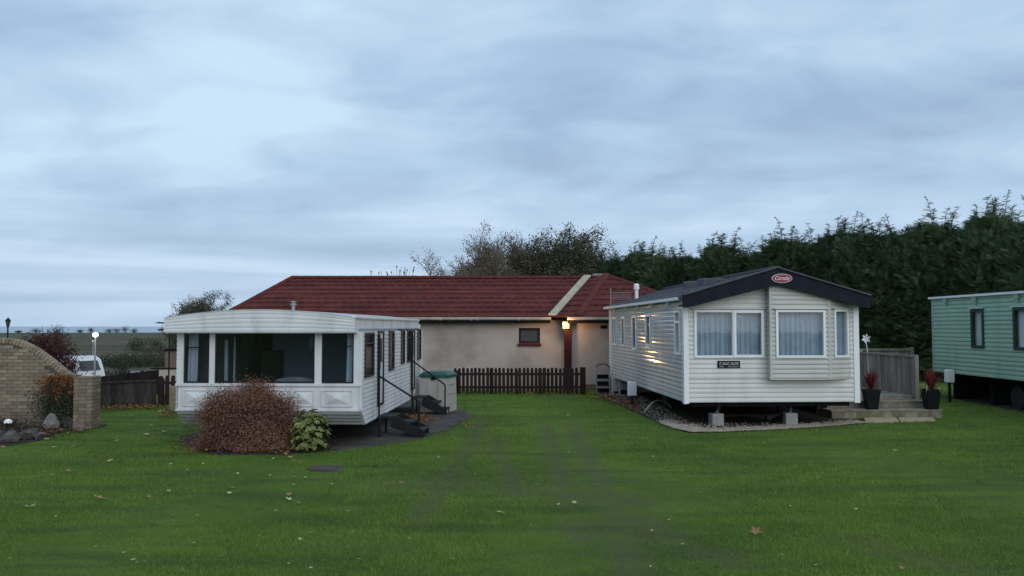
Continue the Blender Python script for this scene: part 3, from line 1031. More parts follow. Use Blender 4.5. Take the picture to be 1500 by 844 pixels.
    oval(bd, 0.225, 0.10, -ov - 0.030, -ov - 0.045)
    badge = bd.build('maker_badge', M['badge_rim'], t); badge['label'] = 'oval red badge with white script lettering at the gable peak'
    b2 = MB(); oval(b2, 0.205, 0.084, -ov - 0.045, -ov - 0.052); b2.build('badge_face', M['badge_red'], badge)
    put_text('lettering', 'Carnaby', 0.112, M['badge_white'], badge, (cx - 0.005, -ov - 0.054, cz), (math.pi / 2, 0, 0), 0.35, 0.92, 0.94)
    # underneath
    for xx in (0.75, 2.95):
        b = MB(); b.box(xx - 0.04, xx + 0.04, 0.08, Ln - 0.1, zb - 0.16, zb); b.build('chassis_beam', M['chassis'], t)
    for yy in (0.12, 2.2, 5.2, 7.2):
        b = MB(); b.box(0.15, W - 0.15, yy, yy + 0.06, zb - 0.10, zb - 0.003); b.build('cross_member', M['chassis'], t)
    for xx in (0.95, 2.55):
        b = MB(); b.tube([(xx, 0.62, zb - 0.08), (xx - 0.2 if xx < 2 else xx - 0.16, 0.28, 0.245)], 0.035, 6)
        b.build('jack_leg', M['grey_metal'], t)
    for (xx, yy) in ((0.75, 4.6), (2.95, 4.6)):
        wh = MB(); r_ = 0.27
        wh.prism([(r_ * math.cos(k * math.pi / 10), r_ * math.sin(k * math.pi / 10)) for k in range(20)],
                 lambda a, c: (xx - 0.09, yy + a, 0.28 + c), lambda a, c: (xx + 0.09, yy + a, 0.28 + c))
        wh.build('wheel', M['rubber'], t)
    for yy in (2.4, 6.3):
        for xx in (0.75, 2.95):
            b = MB(); b.tube([(xx, yy, 0.02), (xx, yy, zb - 0.16)], 0.04, 6); b.build('axle_stand', M['chassis'], t)
    db = MB(); db.tube([(1.35, 0.3, 0.22), (1.75, -0.05, 0.17), (2.15, 0.3, 0.22)], 0.03, 6); db.tube([(0.95, 0.35, 0.2), (2.6, 0.35, 0.2)], 0.025, 6)
    db.build('drawbar', M['chassis'], t)
    db = MB(); db.tube([(1.75, -0.05, 0.17), (1.75, -0.2, 0.2)], [0.045, 0.05], 8); db.build('tow_hitch', M['chassis'], t)
    return t


RC = cream_caravan()


def local(t, v):
    return Matrix.Rotation(t.rotation_euler.z, 4, 'Z') @ Vector(v) + t.location


def block(loc, rz, label):
    m = MB(); m.cbox(-0.13, 0.13, -0.13, 0.13, 0, 0.25, 0.012)
    o = m.build('concrete_block', M['concrete'], None, loc=loc); o.rotation_euler = (0, 0, rz)
    tag(o, label, 'concrete block', 'blocks under the cream caravan')


block(local(RC, (0.75, 0.28, 0.01)), RC_ROT + 0.05, 'grey concrete block propping the cream caravan under its name plate')
block(local(RC, (2.39, 0.28, 0.01)), RC_ROT - 0.08, 'grey concrete block propping the cream caravan under its bay window')
m_ = MB(); pts = []
for k in range(15):
    s = k / 14
    pts.append(G(945 + 38 * s, 604 - 6 * s) + Vector((0, 0, 0.03 + 0.22 * math.sin(s * math.pi))))
m_.tube(pts, 0.022, 6)
tag(m_.build('hose', M['plastic_grey']), 'pale looped hose lying beside the cream caravan underside', 'hose')


# pebbles
EDGE = [G(*p) for p in ((872, 578), (905, 592), (935, 605), (965, 619), (985, 628), (1012, 633.5), (1060, 633), (1130, 630), (1200, 626), (1268, 620))]


def pebbles():
    vs = []; fs = []
    ico = [(0, 0, .8), (.9, 0, .1), (.28, .85, .1), (-.72, .53, .1), (-.72, -.53, .1), (.28, -.85, .1), (0, 0, -.5)]
    icf = [(0, 1, 2), (0, 2, 3), (0, 3, 4), (0, 4, 5), (0, 5, 1), (6, 2, 1), (6, 3, 2), (6, 4, 3), (6, 5, 4), (6, 1, 5)]
    ico = np.array(ico)
    n = 0
    while n < 12000:
        q_ = random.random()
        if q_ < 0.80:
            kk = random.randrange(3, 9); a_, b_ = EDGE[kk], EDGE[kk + 1]; f_ = random.random()
            off = abs(random.gauss(0, 0.26)) - 0.035; x = a_.x + (b_.x - a_.x) * f_ + random.gauss(0, .03) + (off * .6 if kk < 5 else 0); y = a_.y + (b_.y - a_.y) * f_ + off
        elif q_ < 0.86:
            x = random.uniform(3.2, 7.7); y = random.uniform(16.4, 18.3)
        else:
            x = random.uniform(2.2, 4.0); y = random.uniform(16.5, 27)
        if not bool(inside(np.array([x]), np.array([y]), GRAVEL)[0]): continue
        s = random.uniform(0.012, 0.034)
        a = random.uniform(0, 6.28); c, sn = math.cos(a), math.sin(a)
        q = ico * np.array([s, s * random.uniform(.6, 1), s * .7])
        q = np.stack([q[:, 0] * c - q[:, 1] * sn + x, q[:, 0] * sn + q[:, 1] * c + y, q[:, 2] + 0.013], 1)
        fs.append(np.array(icf) + n * 7); vs.append(q); n += 1
    me = big_mesh('gravel', np.concatenate(vs), np.concatenate(fs), M['pebble'])
    tag(link('gravel', me), 'pale gravel chippings around the cream caravan', 'gravel', kind='stuff')


pebbles()


# ------------------------------------------------------------------ white caravan (left)
LC_W, LC_L = 3.335, 7.2
LC_D = 14.75
LC_ROT = -math.atan(0.038)


def white_caravan():
    o = P(258, 600, LC_D)
    t = thing('static_caravan', (o.x, LC_D, 0), LC_ROT,
              'old white static caravan with a wide front window and black side steps', 'caravan')
    W, Ln = LC_W, LC_L
    px = LC_D / F
    def Q(zz): return CAMZ - 0.943 * (CAMZ - zz)      # heights scaled about eye level

    def u(x): return (x - 258) * W / 271.0
    def z(y): return CAMZ - (y - 478) * px
    front = Plane((0, 0, 0), (1, 0, 0), (0, -1, 0))
    side = Plane((W, 0, 0), (0, 1, 0), (1, 0, 0))
    lside = Plane((0, 0, 0), (0, 1, 0), (-1, 0, 0))
    zp, zt = z(600), z(486)
    zw = z(561)
    ZB, ZP = z(623), z(601)
    # uprights and sills of the front
    ups = [(258, 268), (306, 314), (461, 471), (518, 529)]
    for a, b_ in ups:
        m = MB(); front.box(m, u(a), u(b_), -0.06, 0.012, zw, zt); m.build('window_post', M['white'], t)
    m = MB(); front.box(m, 0, W, -0.06, 0.0, zp, zw); m.build('front_panel', M['white'], t)
    for (za, zb_, pr) in ((zw - 0.045, zw + 0.002, 0.035), (zp - 0.01, zp + 0.025, 0.02)):
        m = MB(); front.box(m, -0.01, W + 0.01, -0.03, pr, za, zb_); m.build('sill_strip', M['white'], t)
    # raised pyramid panels
    for a, b_ in ((268, 304), (318, 352), (356, 390), (394, 427), (431, 461), (471, 517)):
        m = MB(); z0, z1 = z(594), z(570); a0, a1 = u(a), u(b_)
        frame_bars(front, m, a0, a1, z0, z1, 0.022, -0.01, 0.022)
        c = (a0 + a1) / 2, (z0 + z1) / 2
        q = [front.p(a0 + .022, 0.002, z0 + .022), front.p(a1 - .022, 0.002, z0 + .022), front.p(a1 - .022, 0.002, z1 - .022), front.p(a0 + .022, 0.002, z1 - .022),
             front.p(c[0], 0.05, c[1])]
        m.add(q, [(0, 1, 4), (1, 2, 4), (2, 3, 4), (3, 0, 4)])
        m.build('raised_panel', M['white'], t)
    # windows
    wz = zw + 0.002
    window(t, front, u(268), u(306), wz, zt, M['dark_frame'], M['glass_front'], fw=0.03, proud=-0.012, trans=(u(269), u(305), z(509), 0.02),
           curtain=[(u(270), u(284))], cm=M['curtain_white'], cdep=0.12)
    window(t, front, u(314), u(461), wz, zt, M['dark_frame'], M['glass_front'], fw=0.03, proud=-0.012)
    w = window(t, front, u(471), u(518), wz, zt, M['dark_frame'], M['glass_front'], fw=0.03, proud=-0.012, trans=(u(505), u(518), z(507), 0.02),
               curtain=[(u(505), u(517))], cm=M['curtain_white'], cdep=0.12)
    # side window openings (right side)
    def tv(x):
        p = (x - 750) / F
        return (o.x + W - p * (LC_D - 0.127)) / (p - 0.038)
    zs0, zs1 = Q(1.16), Q(2.03)
    wins = [(534, 547, zs0, zs1), (569, 576.5, zs0, zs1 + .02), (587, 592, Q(1.24), zs1 + .04), (596, 600.8, Q(1.24), zs1 + .04), (611, 616, Q(1.24), zs1 + .04)]
    doors = [(552.8, 561, Q(0.50), 2.06), (601.6, 606.5, Q(0.50), 2.07)]
    wi = [(tv(a), tv(b_), c, d) for a, b_, c, d in wins]
    di = [(tv(a), tv(b_), c, d) for a, b_, c, d in doors]
    cladding(t, 'cladding_board', side.o, side.u, side.n, Ln, ZB, 2.05, 0.082, M['white_side'], openings=wi + di,
             lim=lambda zz: (max(0.0, 0.34 * (ZP - zz) / (ZP - ZB)) if zz < ZP else 0.0, Ln), amp=0.6)
    cladding(t, 'cladding_board', lside.o, lside.u, lside.n, Ln, ZB, 2.05, 0.082, M['white_side'],
             lim=lambda zz: (max(0.0, 0.34 * (ZP - zz) / (ZP - ZB)) if zz < ZP else 0.0, Ln), amp=0.6)
    for q in wi:
        window(t, side, *q, M['dark_frame'], M['glass_dark'], fw=0.035, proud=0.035, curtain=[(q[0] + .02, q[1] - .02)], cm=M['curtain_tan'], trans=(q[0] + .03, q[1] - .03, q[3] - 0.2, 0.02))
    for q in di:
        m = MB(); side.box(m, q[0], q[1], -0.03, 0.012, q[2], q[3])
        d = m.build('door', M['white_side'], t)
        m = MB(); frame_bars(side, m, q[0], q[1], q[2], q[3], 0.045, -0.02, 0.04); m.build('door_frame', M['dark_frame'], d)
        m = MB(); side.box(m, q[0] + .12, q[1] - .12, 0.010, 0.018, q[2] + .85, q[3] - .15); m.build('door_pane', M['dark_frame'], d)
        m = MB(); side.box(m, q[0] + .06, q[0] + .09, 0.014, 0.06, q[2] + .72, q[2] + .86); m.build('handle', M['grey_metal'], d)
    m = MB(); side.box(m, -0.02, 0.10, -0.03, 0.021, ZP, 2.05); m.build('corner_trim', M['white'], t)
    m = MB(); side.box(m, Ln - 0.05, Ln + 0.02, -0.03, 0.021, ZB, 2.05); m.build('corner_trim', M['white'], t)
    # slanted ribbed skirt under the front
    nr = 4
    for k in range(nr):
        f0, f1 = k / nr, (k + 1) / nr
        m = MB()
        y0, y1 = 0.34 * f0, 0.34 * f1
        za, zb_ = ZP - 0.005 - (ZP - ZB) * f0, ZP - 0.005 - (ZP - ZB) * f1
        mid_y, mid_z = (y0 + y1) / 2 - 0.018, (za + zb_) / 2 - 0.018
        m.prism([(y0, za), (mid_y, mid_z), (y1, zb_), (y1 + 0.05, zb_ + 0.02), (y0 + 0.05, za + 0.02)],
                lambda a, b_: (0.015, a, b_), lambda a, b_: (W - 0.015, a, b_))
        m.build('skirt_board', M['grey_skirt'], t)
    # fascia, arched on top
    xl, xr = u(248), u(524)
    def arch(x):
        s = (x - xl) / (xr - xl)
        return 2.298 + 0.142 * (1 - (2 * s - 1) ** 2)
    nb = 5; zf = 2.042
    for k in range(nb):
        m = MB()
        def fn(s, tt, k=k):
            x = xl + (xr - xl) * s
            top = arch(x) - 0.002; h = top - zf
            f = (k + tt) / nb
            return (x, -0.27 - 0.006 * math.sin(math.pi * tt) ** 0.6, zf + h * f)
        m.sheet(fn, 24, 5)
        m.build('fascia_rib', M['white'], t, smooth=False)
    pr = [(xl + (xr - xl) * i / 24, arch(xl + (xr - xl) * i / 24)) for i in range(25)]
    m = MB(); m.prism(pr + [(xr, zf), (xl, zf)], lambda x, zz: (x, -0.262, zz), lambda x, zz: (x, -0.10, zz)); m.build('fascia_board', M['white'], t)
    # overhang soffit and side bands
    m = MB(); m.box(xl + .01, xr - .01, -0.26, 0.05, zf - 0.012, zf + 0.03); m.build('soffit', M['white'], t)
    m = MB()
    m.box(xr - 0.075, xr - 0.02, -0.10, Ln + 0.02, 2.045, 2.30); m.build('side_band', M['white_side'], t)
    m = MB(); m.box(xl + 0.04, xl + 0.10, -0.10, Ln + 0.02, 2.045, 2.30); m.build('side_band', M['white_side'], t)
    m = MB(); m.bar((xr - 0.03, -0.22, 2.315), (xr - 0.03, Ln + 0.04, 2.315), 0.07, 0.035); m.build('gutter', M['pvc'], t)
    # roof
    pr2 = [(x, zz + 0.008) for x, zz in pr]
    m = MB(); m.prism(pr2 + [(x, zz - 0.03) for x, zz in reversed(pr2)], lambda x, zz: (x, -0.275, zz), lambda x, zz: (x, Ln + 0.05, zz)); m.build('roof', M['roof_pale'], t)
    fl = MB(); fl.lathe([(0.04, 0), (0.04, 0.20), (0.065, 0.21), (0.065, 0.245), (0.042, 0.25), (0.042, 0.275), (0.07, 0.28), (0.07, 0.30)], 12, (P(417, 450, LC_D + 2.6).x - o.x + 0.10, 2.6, 2.38))
    fl.build('flue_pipe', M['grey_metal'], t)
    # inside
    m = MB(); m.box(0.03, W - 0.03, 0.06, Ln - 0.03, ZB + 0.2, ZB + 0.24); m.build('floor', M['inside_dark'], t)
    m = MB(); m.box(0.03, W - 0.03, Ln - 0.06, Ln, ZB, 2.2); m.build('end_wall', M['white_side'], t)
    m = MB(); m.box(0.05, W - 0.05, 0.05, Ln - 0.06, 2.09, 2.12); m.build('ceiling', M['inside'], t)
    m = MB(); m.box(0.9, W - 0.75, 2.5, 2.55, 0.57, 2.09); m.build('partition', M['inside'], t)
    m = MB(); m.box(0.031, 0.9, 4.4, 4.45, 0.50, 2.09); m.box(W - 0.75, W - 0.035, 4.4, 4.45, 0.5, 2.09); m.build('rear_partition', M['inside_dark'], t)
    m = MB(); m.cbox(0.75, 1.15, 2.2, 2.49, 0.57, 1.65, 0.02); m.build('wardrobe', M['inside_dark'], t)
    m = MB()
    m.cbox(0.08, W - 0.08, 0.14, 0.75, 0.57, 0.97, 0.05); m.build('sofa_seat', M['sofa'], t)
    m = MB()
    def back(s, tt):
        x = u(395) + (u(460) - u(395)) * s
        a = tt * math.pi
        return (x, 0.22 - 0.08 * math.cos(a), 1.0 + (0.14 + 0.10 * math.sin(math.pi * s) ** 0.5) * math.sin(a))
    m.sheet(back, 20, 8); m.build('sofa_back', M['sofa'], t, smooth=True)
    m = MB(); m.lathe([(0.02, 0.16), (0.045, 0.15), (0.05, 0.0), (0.03, -0.10), (0.012, -0.12)], 10, (u(414), 1.8, 1.78)); m.build('ceiling_lamp', M['curtain_white'], t)
    m = MB(); m.box(u(317), u(322), 0.35, 0.37, 1.15, 1.9); m.box(u(326), u(328.5), 0.5, 0.52, 1.12, 1.95); m.build('inner_window_post', M['white'], t)
    # underneath
    for xx in (0.7, 2.8):
        m = MB(); m.box(xx - .04, xx + .04, 0.4, Ln - .1, ZB - 0.04, ZB + 0.098); m.build('chassis_beam', M['chassis'], t)
        wh = MB(); r_ = 0.25
        wh.prism([(r_ * math.cos(k * math.pi / 10), r_ * math.sin(k * math.pi / 10)) for k in range(20)],
                 lambda a, c, xx=xx: (xx - 0.08, 4.4 + a, 0.26 + c), lambda a, c, xx=xx: (xx + 0.08, 4.4 + a, 0.26 + c))
        wh.build('wheel', M['rubber'], t)
    m = MB(); m.box(0.05, W - .05, 0.42, Ln - .05, ZB + 0.10, ZB + 0.195); m.build('underfloor', M['chassis'], t)
    m = MB(); m.box(0.3, W - 0.9, 1.6, 1.66, 0.02, ZB + 0.098); m.box(0.35, W - 1.1, 5.9, 5.96, 0.02, ZB + 0.098); m.build('brick_support', M['chassis'], t)
    m = MB(); m.tube([(W - 0.25, 3.6, ZB + .1), (W - 0.25, 3.6, 0.2), (W - 0.05, 3.7, 0.12), (W - 0.05, 3.7, 0.02)], 0.03, 8); m.build('waste_pipe', M['pvc'], t)
    return t, di


LC, LC_DOORS = white_caravan()


def steps(d, hi, run, label, rail_far=True, rise0=0.02):
    """black steel steps: local x out from the wall, y along it"""
    y0, y1 = d[0] - 0.02, d[1] + 0.06
    t = thing('metal_steps', local(LC, (LC_W + 0.035, (y0 + y1) / 2, 0.012)), LC_ROT, label, 'steps', 'black steps at the white caravan doors')
    hw = (y1 - y0) / 2
    m = MB(); m.box(0, 0.34, -hw, hw, hi - 0.035, hi); m.build('top_platform', M['tread'], t)
    for s in (-1, 1):
        m = MB()
        m.prism([(0.30, hi), (0.36, hi), (run, 0.12), (run, 0.0), (run - 0.14, 0.0), (0.24, hi - 0.20)],
                lambda a, b, s=s: (a, s * hw - 0.015, b), lambda a, b, s=s: (a, s * hw + 0.015, b))
        m.build('stringer', M['black_steel'], t)
    for k, f in enumerate((0.40, 0.78)):
        xx = 0.34 + (run - 0.34) * f; zz = hi * (1 - f) + 0.02
        m = MB(); m.box(xx - 0.13, xx + 0.13, -hw + 0.016, hw - 0.016, zz, zz + 0.03); m.build('tread', M['tread'], t)
    for s in (-1, 1):
        m = MB(); m.tube([(0.04, s * hw * 0.94, 0), (0.04, s * hw * 0.94, hi - 0.036)], 0.022, 6); m.build('leg', M['black_steel'], t)
    return t, hw


s1, hw1 = steps(LC_DOORS[0], 0.40, 0.90, 'black metal steps with a handrail at the nearer door of the white caravan')
m = MB(); m.tube([(0.02, -hw1, 0.0), (0.02, -hw1, 1.98)], 0.02, 6); m.build('rail_post', M['black_steel'], s1)
m = MB(); m.tube([(0.80, -hw1, 0.02), (0.80, -hw1, 0.70)], 0.02, 6); m.build('rail_post', M['black_steel'], s1)
m = MB(); m.tube([(0.02, -hw1, 1.17), (0.78, -hw1, 0.70)], 0.02, 6); m.build('handrail', M['black_steel'], s1)
s2, hw2 = steps(LC_DOORS[1], 0.42, 0.86, 'black metal steps with a handrail at the farther door near the storage box')
m = MB(); m.tube([(0.02, -hw2, 0.0), (0.02, -hw2, 2.0)], 0.022, 6); m.build('rail_post', M['black_steel'], s2)
m = MB(); m.tube([(0.82, -hw2, 0.02), (0.82, -hw2, 0.72)], 0.02, 6); m.build('rail_post', M['black_steel'], s2)
m = MB(); m.tube([(0.02, -hw2, 1.30), (0.82, -hw2, 0.72)], 0.02, 6); m.build('handrail', M['black_steel'], s2)


# storage box
def storage_box():
    c = P(645, 605, 20.9)
    t = thing('storage_box', (c.x - 0.05, 20.9, 0.012), R(-15), 'pale grey plastic storage box with a dark green lid behind the steps', 'storage box')
    hw, hd, h = 0.37, 0.36, 0.86
    m = MB()
    vs = []
    for (z, k) in ((0, 1.0), (h, 0.95)):
        for (x, y) in ((-hw, -hd), (hw, -hd), (hw, hd), (-hw, hd)):
            vs.append((x * k, y * k, z))
    m.add(vs, [(3, 2, 1, 0), (4, 5, 6, 7), (0, 1, 5, 4), (1, 2, 6, 5), (2, 3, 7, 6), (3, 0, 4, 7)])
    m.build('body', M['plastic_grey'], t)
    for xx in (-0.14, 0.14):
        m = MB(); m.box(xx - 0.02, xx + 0.02, -hd - 0.006, -hd + 0.03, 0.06, h - 0.08); m.build('rib', M['plastic_grey'], t)
    for zz in (0.2, 0.45, 0.68):
        m = MB(); m.box(hw - 0.03, hw + 0.008, -0.22, 0.22, zz, zz + 0.05); m.build('rib', M['plastic_grey'], t)
    m = MB()
    vs = []
    for (z, kx, ky) in ((h - 0.005, 1.03, 1.03), (h + 0.06, 1.03, 1.03), (h + 0.13, 0.80, 0.75), (h + 0.15, 0.5, 0.45)):
        for (x, y) in ((-hw, -hd), (hw, -hd), (hw, hd), (-hw, hd)):
            vs.append((x * kx, y * ky, z))
    fs = [(3, 2, 1, 0), (12, 13, 14, 15)]
    for r in (0, 4, 8):
        for i in range(4):
            j = (i + 1) % 4
            fs.append((r + i, r + j, r + 4 + j, r + 4 + i))
    m.add(vs, fs); m.build('lid', M['plastic_green'], t)
    m = MB(); m.box(-0.06, 0.06, -hd * 1.03 - 0.012, -hd * 1.03 + 0.01, h - 0.06, h + 0.02); m.build('latch', M['black'], t)


storage_box()


# ------------------------------------------------------------------ green caravan (far right)
def green_caravan():
    xw = 12.78
    y0, Ln = 24.9, 11.5
    t = thing('static_caravan', (xw, y0, 0), -math.pi / 2, 'pale green static caravan with dark green window frames by the hedge', 'caravan')
    # local x runs towards the camera (world -y), local y = world +x (into the caravan)
    side = Plane((0, 0, 0), (1, 0, 0), (0, -1, 0))
    def tx(px): return y0 - xw * F / (px - 750.0)
    zb, zt = 0.78, 3.0
    w1 = (tx(1423), tx(1441.5), 1.55, 2.62)
    w2 = (tx(1485), tx(1485) + 0.95, 1.55, 2.62)
    w3 = (7.6, 8.6, 1.55, 2.62)
    cladding(t, 'cladding_board', (0, 0, 0), side.u, side.n, Ln, zb, zt, 0.115, M['green_clad'], openings=[w1, w2, w3])
    for q in (w1, w2, w3):
        window(t, side, *q, M['green_frame'], M['glass'], fw=0.075, curtain=[(q[0] + .02, q[1] - .02)], cm=M['curtain_white'], drip=M['white'])
    m = MB(); side.box(m, -0.02, 0.05, -0.03, 0.025, zb - 0.02, zt); m.build('corner_trim', M['green_clad'], t)
    W = 3.0
    m = MB(); m.box(-0.02, 0.02, 0.01, W, zb, zt); m.build('end_wall', M['green_clad'], t)
    m = MB(); m.box(Ln - 0.04, Ln, 0.01, W, zb, zt); m.build('front_wall', M['green_clad'], t)
    m = MB(); m.box(0, Ln, W - 0.04, W, zb, zt); m.build('far_side_wall', M['green_clad'], t)
    m = MB(); m.box(0.02, Ln - .05, 0.03, W - .05, zb, zb + 0.08); m.build('floor', M['chassis'], t)
    m = MB(); m.prism([(-0.06, zt + 0.02), (W / 2, zt + 0.07), (W + 0.06, zt + 0.02), (W + .06, zt - 0.04), (-0.06, zt - 0.04)],
                      lambda a, b: (-0.08, a, b), lambda a, b: (Ln + 0.08, a, b)); m.build('roof', M['roof_pale'], t)
    m = MB(); side.box(m, -0.06, Ln + 0.06, 0.02, 0.10, zt - 0.03, zt + 0.03); m.build('gutter', M['pvc'], t)
    for px in (1387, 1430, 1492):
        a = tx(px); m = MB(); side.box(m, a - 0.09, a + 0.10, 0.02, 0.075, zt - 0.16, zt - 0.035); side.box(m, a - 0.06, a + 0.06, 0.02, 0.05, zt - 0.24, zt - 0.163)
        m.build('gutter_bracket', M['green_clad'], t)
    for yy in (0.5, 2.4):
        m = MB(); m.box(0.2, Ln - .2, yy, yy + 0.08, zb - 0.2, zb); m.build('chassis_beam', M['chassis'], t)
    for xx in (0.5, 2.4, 4.6, 7.0, 9.6):
        m = MB(); m.box(xx, xx + 0.1, 0.3, W - .3, 0.0, zb - 0.2); m.build('axle_stand', M['chassis'], t)
    wh = MB(); wh.prism([(0.3 * math.cos(k * math.pi / 10), 0.3 * math.sin(k * math.pi / 10)) for k in range(20)],
                        lambda a, c: (3.6 + a, 0.30, 0.3 + c), lambda a, c: (3.6 + a, 0.48, 0.3 + c)); wh.build('wheel', M['rubber'], t)
    return t


green_caravan()


def hookup(loc, h, rz, label, lean=0.0):
    t = thing('hookup_box', loc, rz, label, 'electric box', 'electric hook-up boxes beside the caravans')
    m = MB(); m.box(-0.03, 0.03, -0.03, 0.03, 0, h - 0.30); m.build('post', M['black_steel'], t)
    m = MB(); m.cbox(-0.11, 0.11, -0.09, 0.09, h - 0.36, h, 0.025); m.build('housing', M['white_box'], t)
    m = MB(); m.box(-0.095, 0.095, -0.098, -0.088, h - 0.33, h - 0.12); m.build('flap', M['white_box'], t)
    m = MB(); m.tube([(0.02, 0.02, h - 0.37), (0.02, 0.04, h - 0.55), (0.08, 0.1, h - 0.6), (0.25, 0.25, max(0.03, h - 0.62))], 0.012, 5); m.build('cable', M['grey_metal'], t)
    return t


c = G(926, 597)
h1 = hookup((c.x, c.y, 0), 0.68, 0.1, 'white electric hook-up box on a thin post beside the cream caravan')
c = P(1391, 570, 23.4)
hookup((c.x, 23.4, 0), 0.92, 0.0, 'white electric hook-up box at the near end of the green caravan')


# ------------------------------------------------------------------ decking with steps and railing
def decking():
    o = Vector((local(RC, (RC_W + 0.03, 0, 0)).x, 19.15, 0.0))
    t = thing('timber_deck', (o.x, o.y, 0.0), RC_ROT, 'weathered timber deck with two steps and a board railing beside the cream caravan', 'deck')
    # local: x to the right from the caravan wall, y away from the camera
    xr = 2.55
    z1, z2, zd = 0.20, 0.36, 0.44
    for (yf, zt_, x0, x1, y1) in ((0.0, z1, -0.10, xr - 0.01, 0.52), (0.52, z2, 0.02, xr - 0.10, 1.05)):
        n = 4
        dep = (y1 - yf) / n
        for k in range(n):
            m = MB(); m.cbox(x0 - 0.02, x1 + 0.02, yf - 0.02 + k * dep + 0.004, yf - 0.02 + (k + 1) * dep - 0.004, zt_ - 0.03, zt_, 0.004)
            m.build('step_board', M['deck_step'], t)
        nb = 9
        for k in range(nb):
            a = x0 + (x1 - x0) * k / nb; b = x0 + (x1 - x0) * (k + 1) / nb
            m = MB(); m.box(a + 0.003, b - 0.003, yf, yf + 0.025, (0.0 if yf == 0 else z1 + 0.002), zt_ - 0.032); m.build('riser_board', M['deck_step'], t)
        for xx in (x0, x1 - 0.025):
            m = MB(); m.box(xx, xx + 0.025, yf + 0.027, y1, 0.0, zt_ - 0.032); m.build('step_cheek', M['deck_step'], t)
    for k in range(20):
        a = xr * k / 20
        m = MB(); m.box(a + 0.003, a + xr / 20 - 0.003, 1.05, 7.5, zd - 0.03, zd); m.build('deck_board', M['deck'], t)
    m = MB(); m.box(0.0, xr, 1.052, 1.08, 0.0, zd - 0.032); m.box(xr - 0.03, xr - 0.003, 1.082, 7.5, 0, zd - 0.032); m.build('deck_skirt', M['deck'], t)
    # railing along the right edge
    xp = xr - 0.06
    ya, yb = 0.98, 4.2
    for yy in (ya, ya + 1.72, ya + 3.3):
        m = MB(); m.cbox(xp - 0.05, xp + 0.05, yy - 0.05, yy + 0.05, 0.0, zd + 1.0, 0.015); m.build('railing_post', M['deck'], t)
    m = MB(); m.box(xp - 0.065, xp + 0.045, ya + 0.05, ya + 3.25, zd + 0.95, zd + 0.99); m.build('top_rail', M['deck'], t)
    m = MB(); m.box(xp + 0.0, xp + 0.04, ya + 0.05, ya + 3.25, zd + 0.80, zd + 0.88); m.build('upper_rail', M['deck'], t)
    m = MB(); m.box(xp + 0.0, xp + 0.04, ya + 0.05, ya + 3.25, zd + 0.10, zd + 0.18); m.build('lower_rail', M['deck'], t)
    n = 25
    for k in range(n):
        a = ya + 0.07 + (3.16) * k / n
        dz = random.uniform(-0.012, 0.012)
        m = MB(); m.box(xp - 0.028 - random.uniform(0, .004), xp - 0.003, a + 0.008, a + 3.16 / n - 0.008, zd - 0.03 + dz, zd + 0.94)
        m.build('railing_board', M['deck'], t)
    # lattice-topped screen across the deck nearer the caravan
    y2 = ya + 3.45
    m = MB(); m.box(0.9, xp - 0.1, y2, y2 + 0.04, zd + 0.96, zd + 1.0); m.build('top_rail', M['deck'], t)
    m = MB(); m.box(0.9, xp - 0.1, y2 + 0.005, y2 + 0.035, zd + 0.72, zd + 0.77); m.build('upper_rail', M['deck'], t)
    for k in range(12):
        a = 0.92 + (xp - 1.04) * k / 12
        m = MB(); m.box(a, a + 0.09, y2 + 0.042, y2 + 0.06, zd, zd + 0.95); m.build('railing_board', M['deck'], t)
    return t


DECK = decking()
# far rail on the rear terrace
ft = thing('timber_railing', P(1262, 514, 25.4) * Vector((1, 1, 0)).length if False else (P(1258, 513, 25.4).x, 25.4, 0), 0.0, 'low timber railing standing behind the deck of the cream caravan', 'railing')
wr = P(1338, 513, 25.4).x - P(1258, 513, 25.4).x
m = MB(); m.box(0, wr, -0.04, 0.04, 1.40, 1.46); m.build('top_rail', M['deck'], ft)
m = MB(); m.box(0, wr, -0.02, 0.02, 0.55, 0.63); m.build('lower_rail', M['deck'], ft)
for xx in (0.05, wr - 0.05):
    m = MB(); m.cbox(xx - 0.05, xx + 0.05, -0.05, 0.05, 0, 1.44 if xx < 1 else 1.5, 0.012); m.build('railing_post', M['deck'], ft)
for k in range(13):
    a = 0.12 + (wr - 0.24) * k / 13
    m = MB(); m.box(a, a + 0.09, 0.021, 0.04, 0.25, 1.40); m.build('railing_board', M['deck'], ft)

for i, (a, b) in enumerate(((1268, 1317), (1319, 1370))):
    m = MB()
    q = [G(a, 619 - 1.2 * i), G(b, 617.8 - 1.2 * i), G(b - 6, 612.2), G(a - 4, 612.4)]
    m.prism([(p.x, p.y) for p in q], lambda x, y: (x, y, 0.03), lambda x, y: (x, y, -0.02))
    tag(m.build('paving_slab', M['slab']), 'yellow paving slab at the foot of the deck steps, nearer the gravel' if i == 0 else 'yellow paving slab at the foot of the deck steps, nearer the lawn side', 'paving slab', 'slabs below the deck steps')


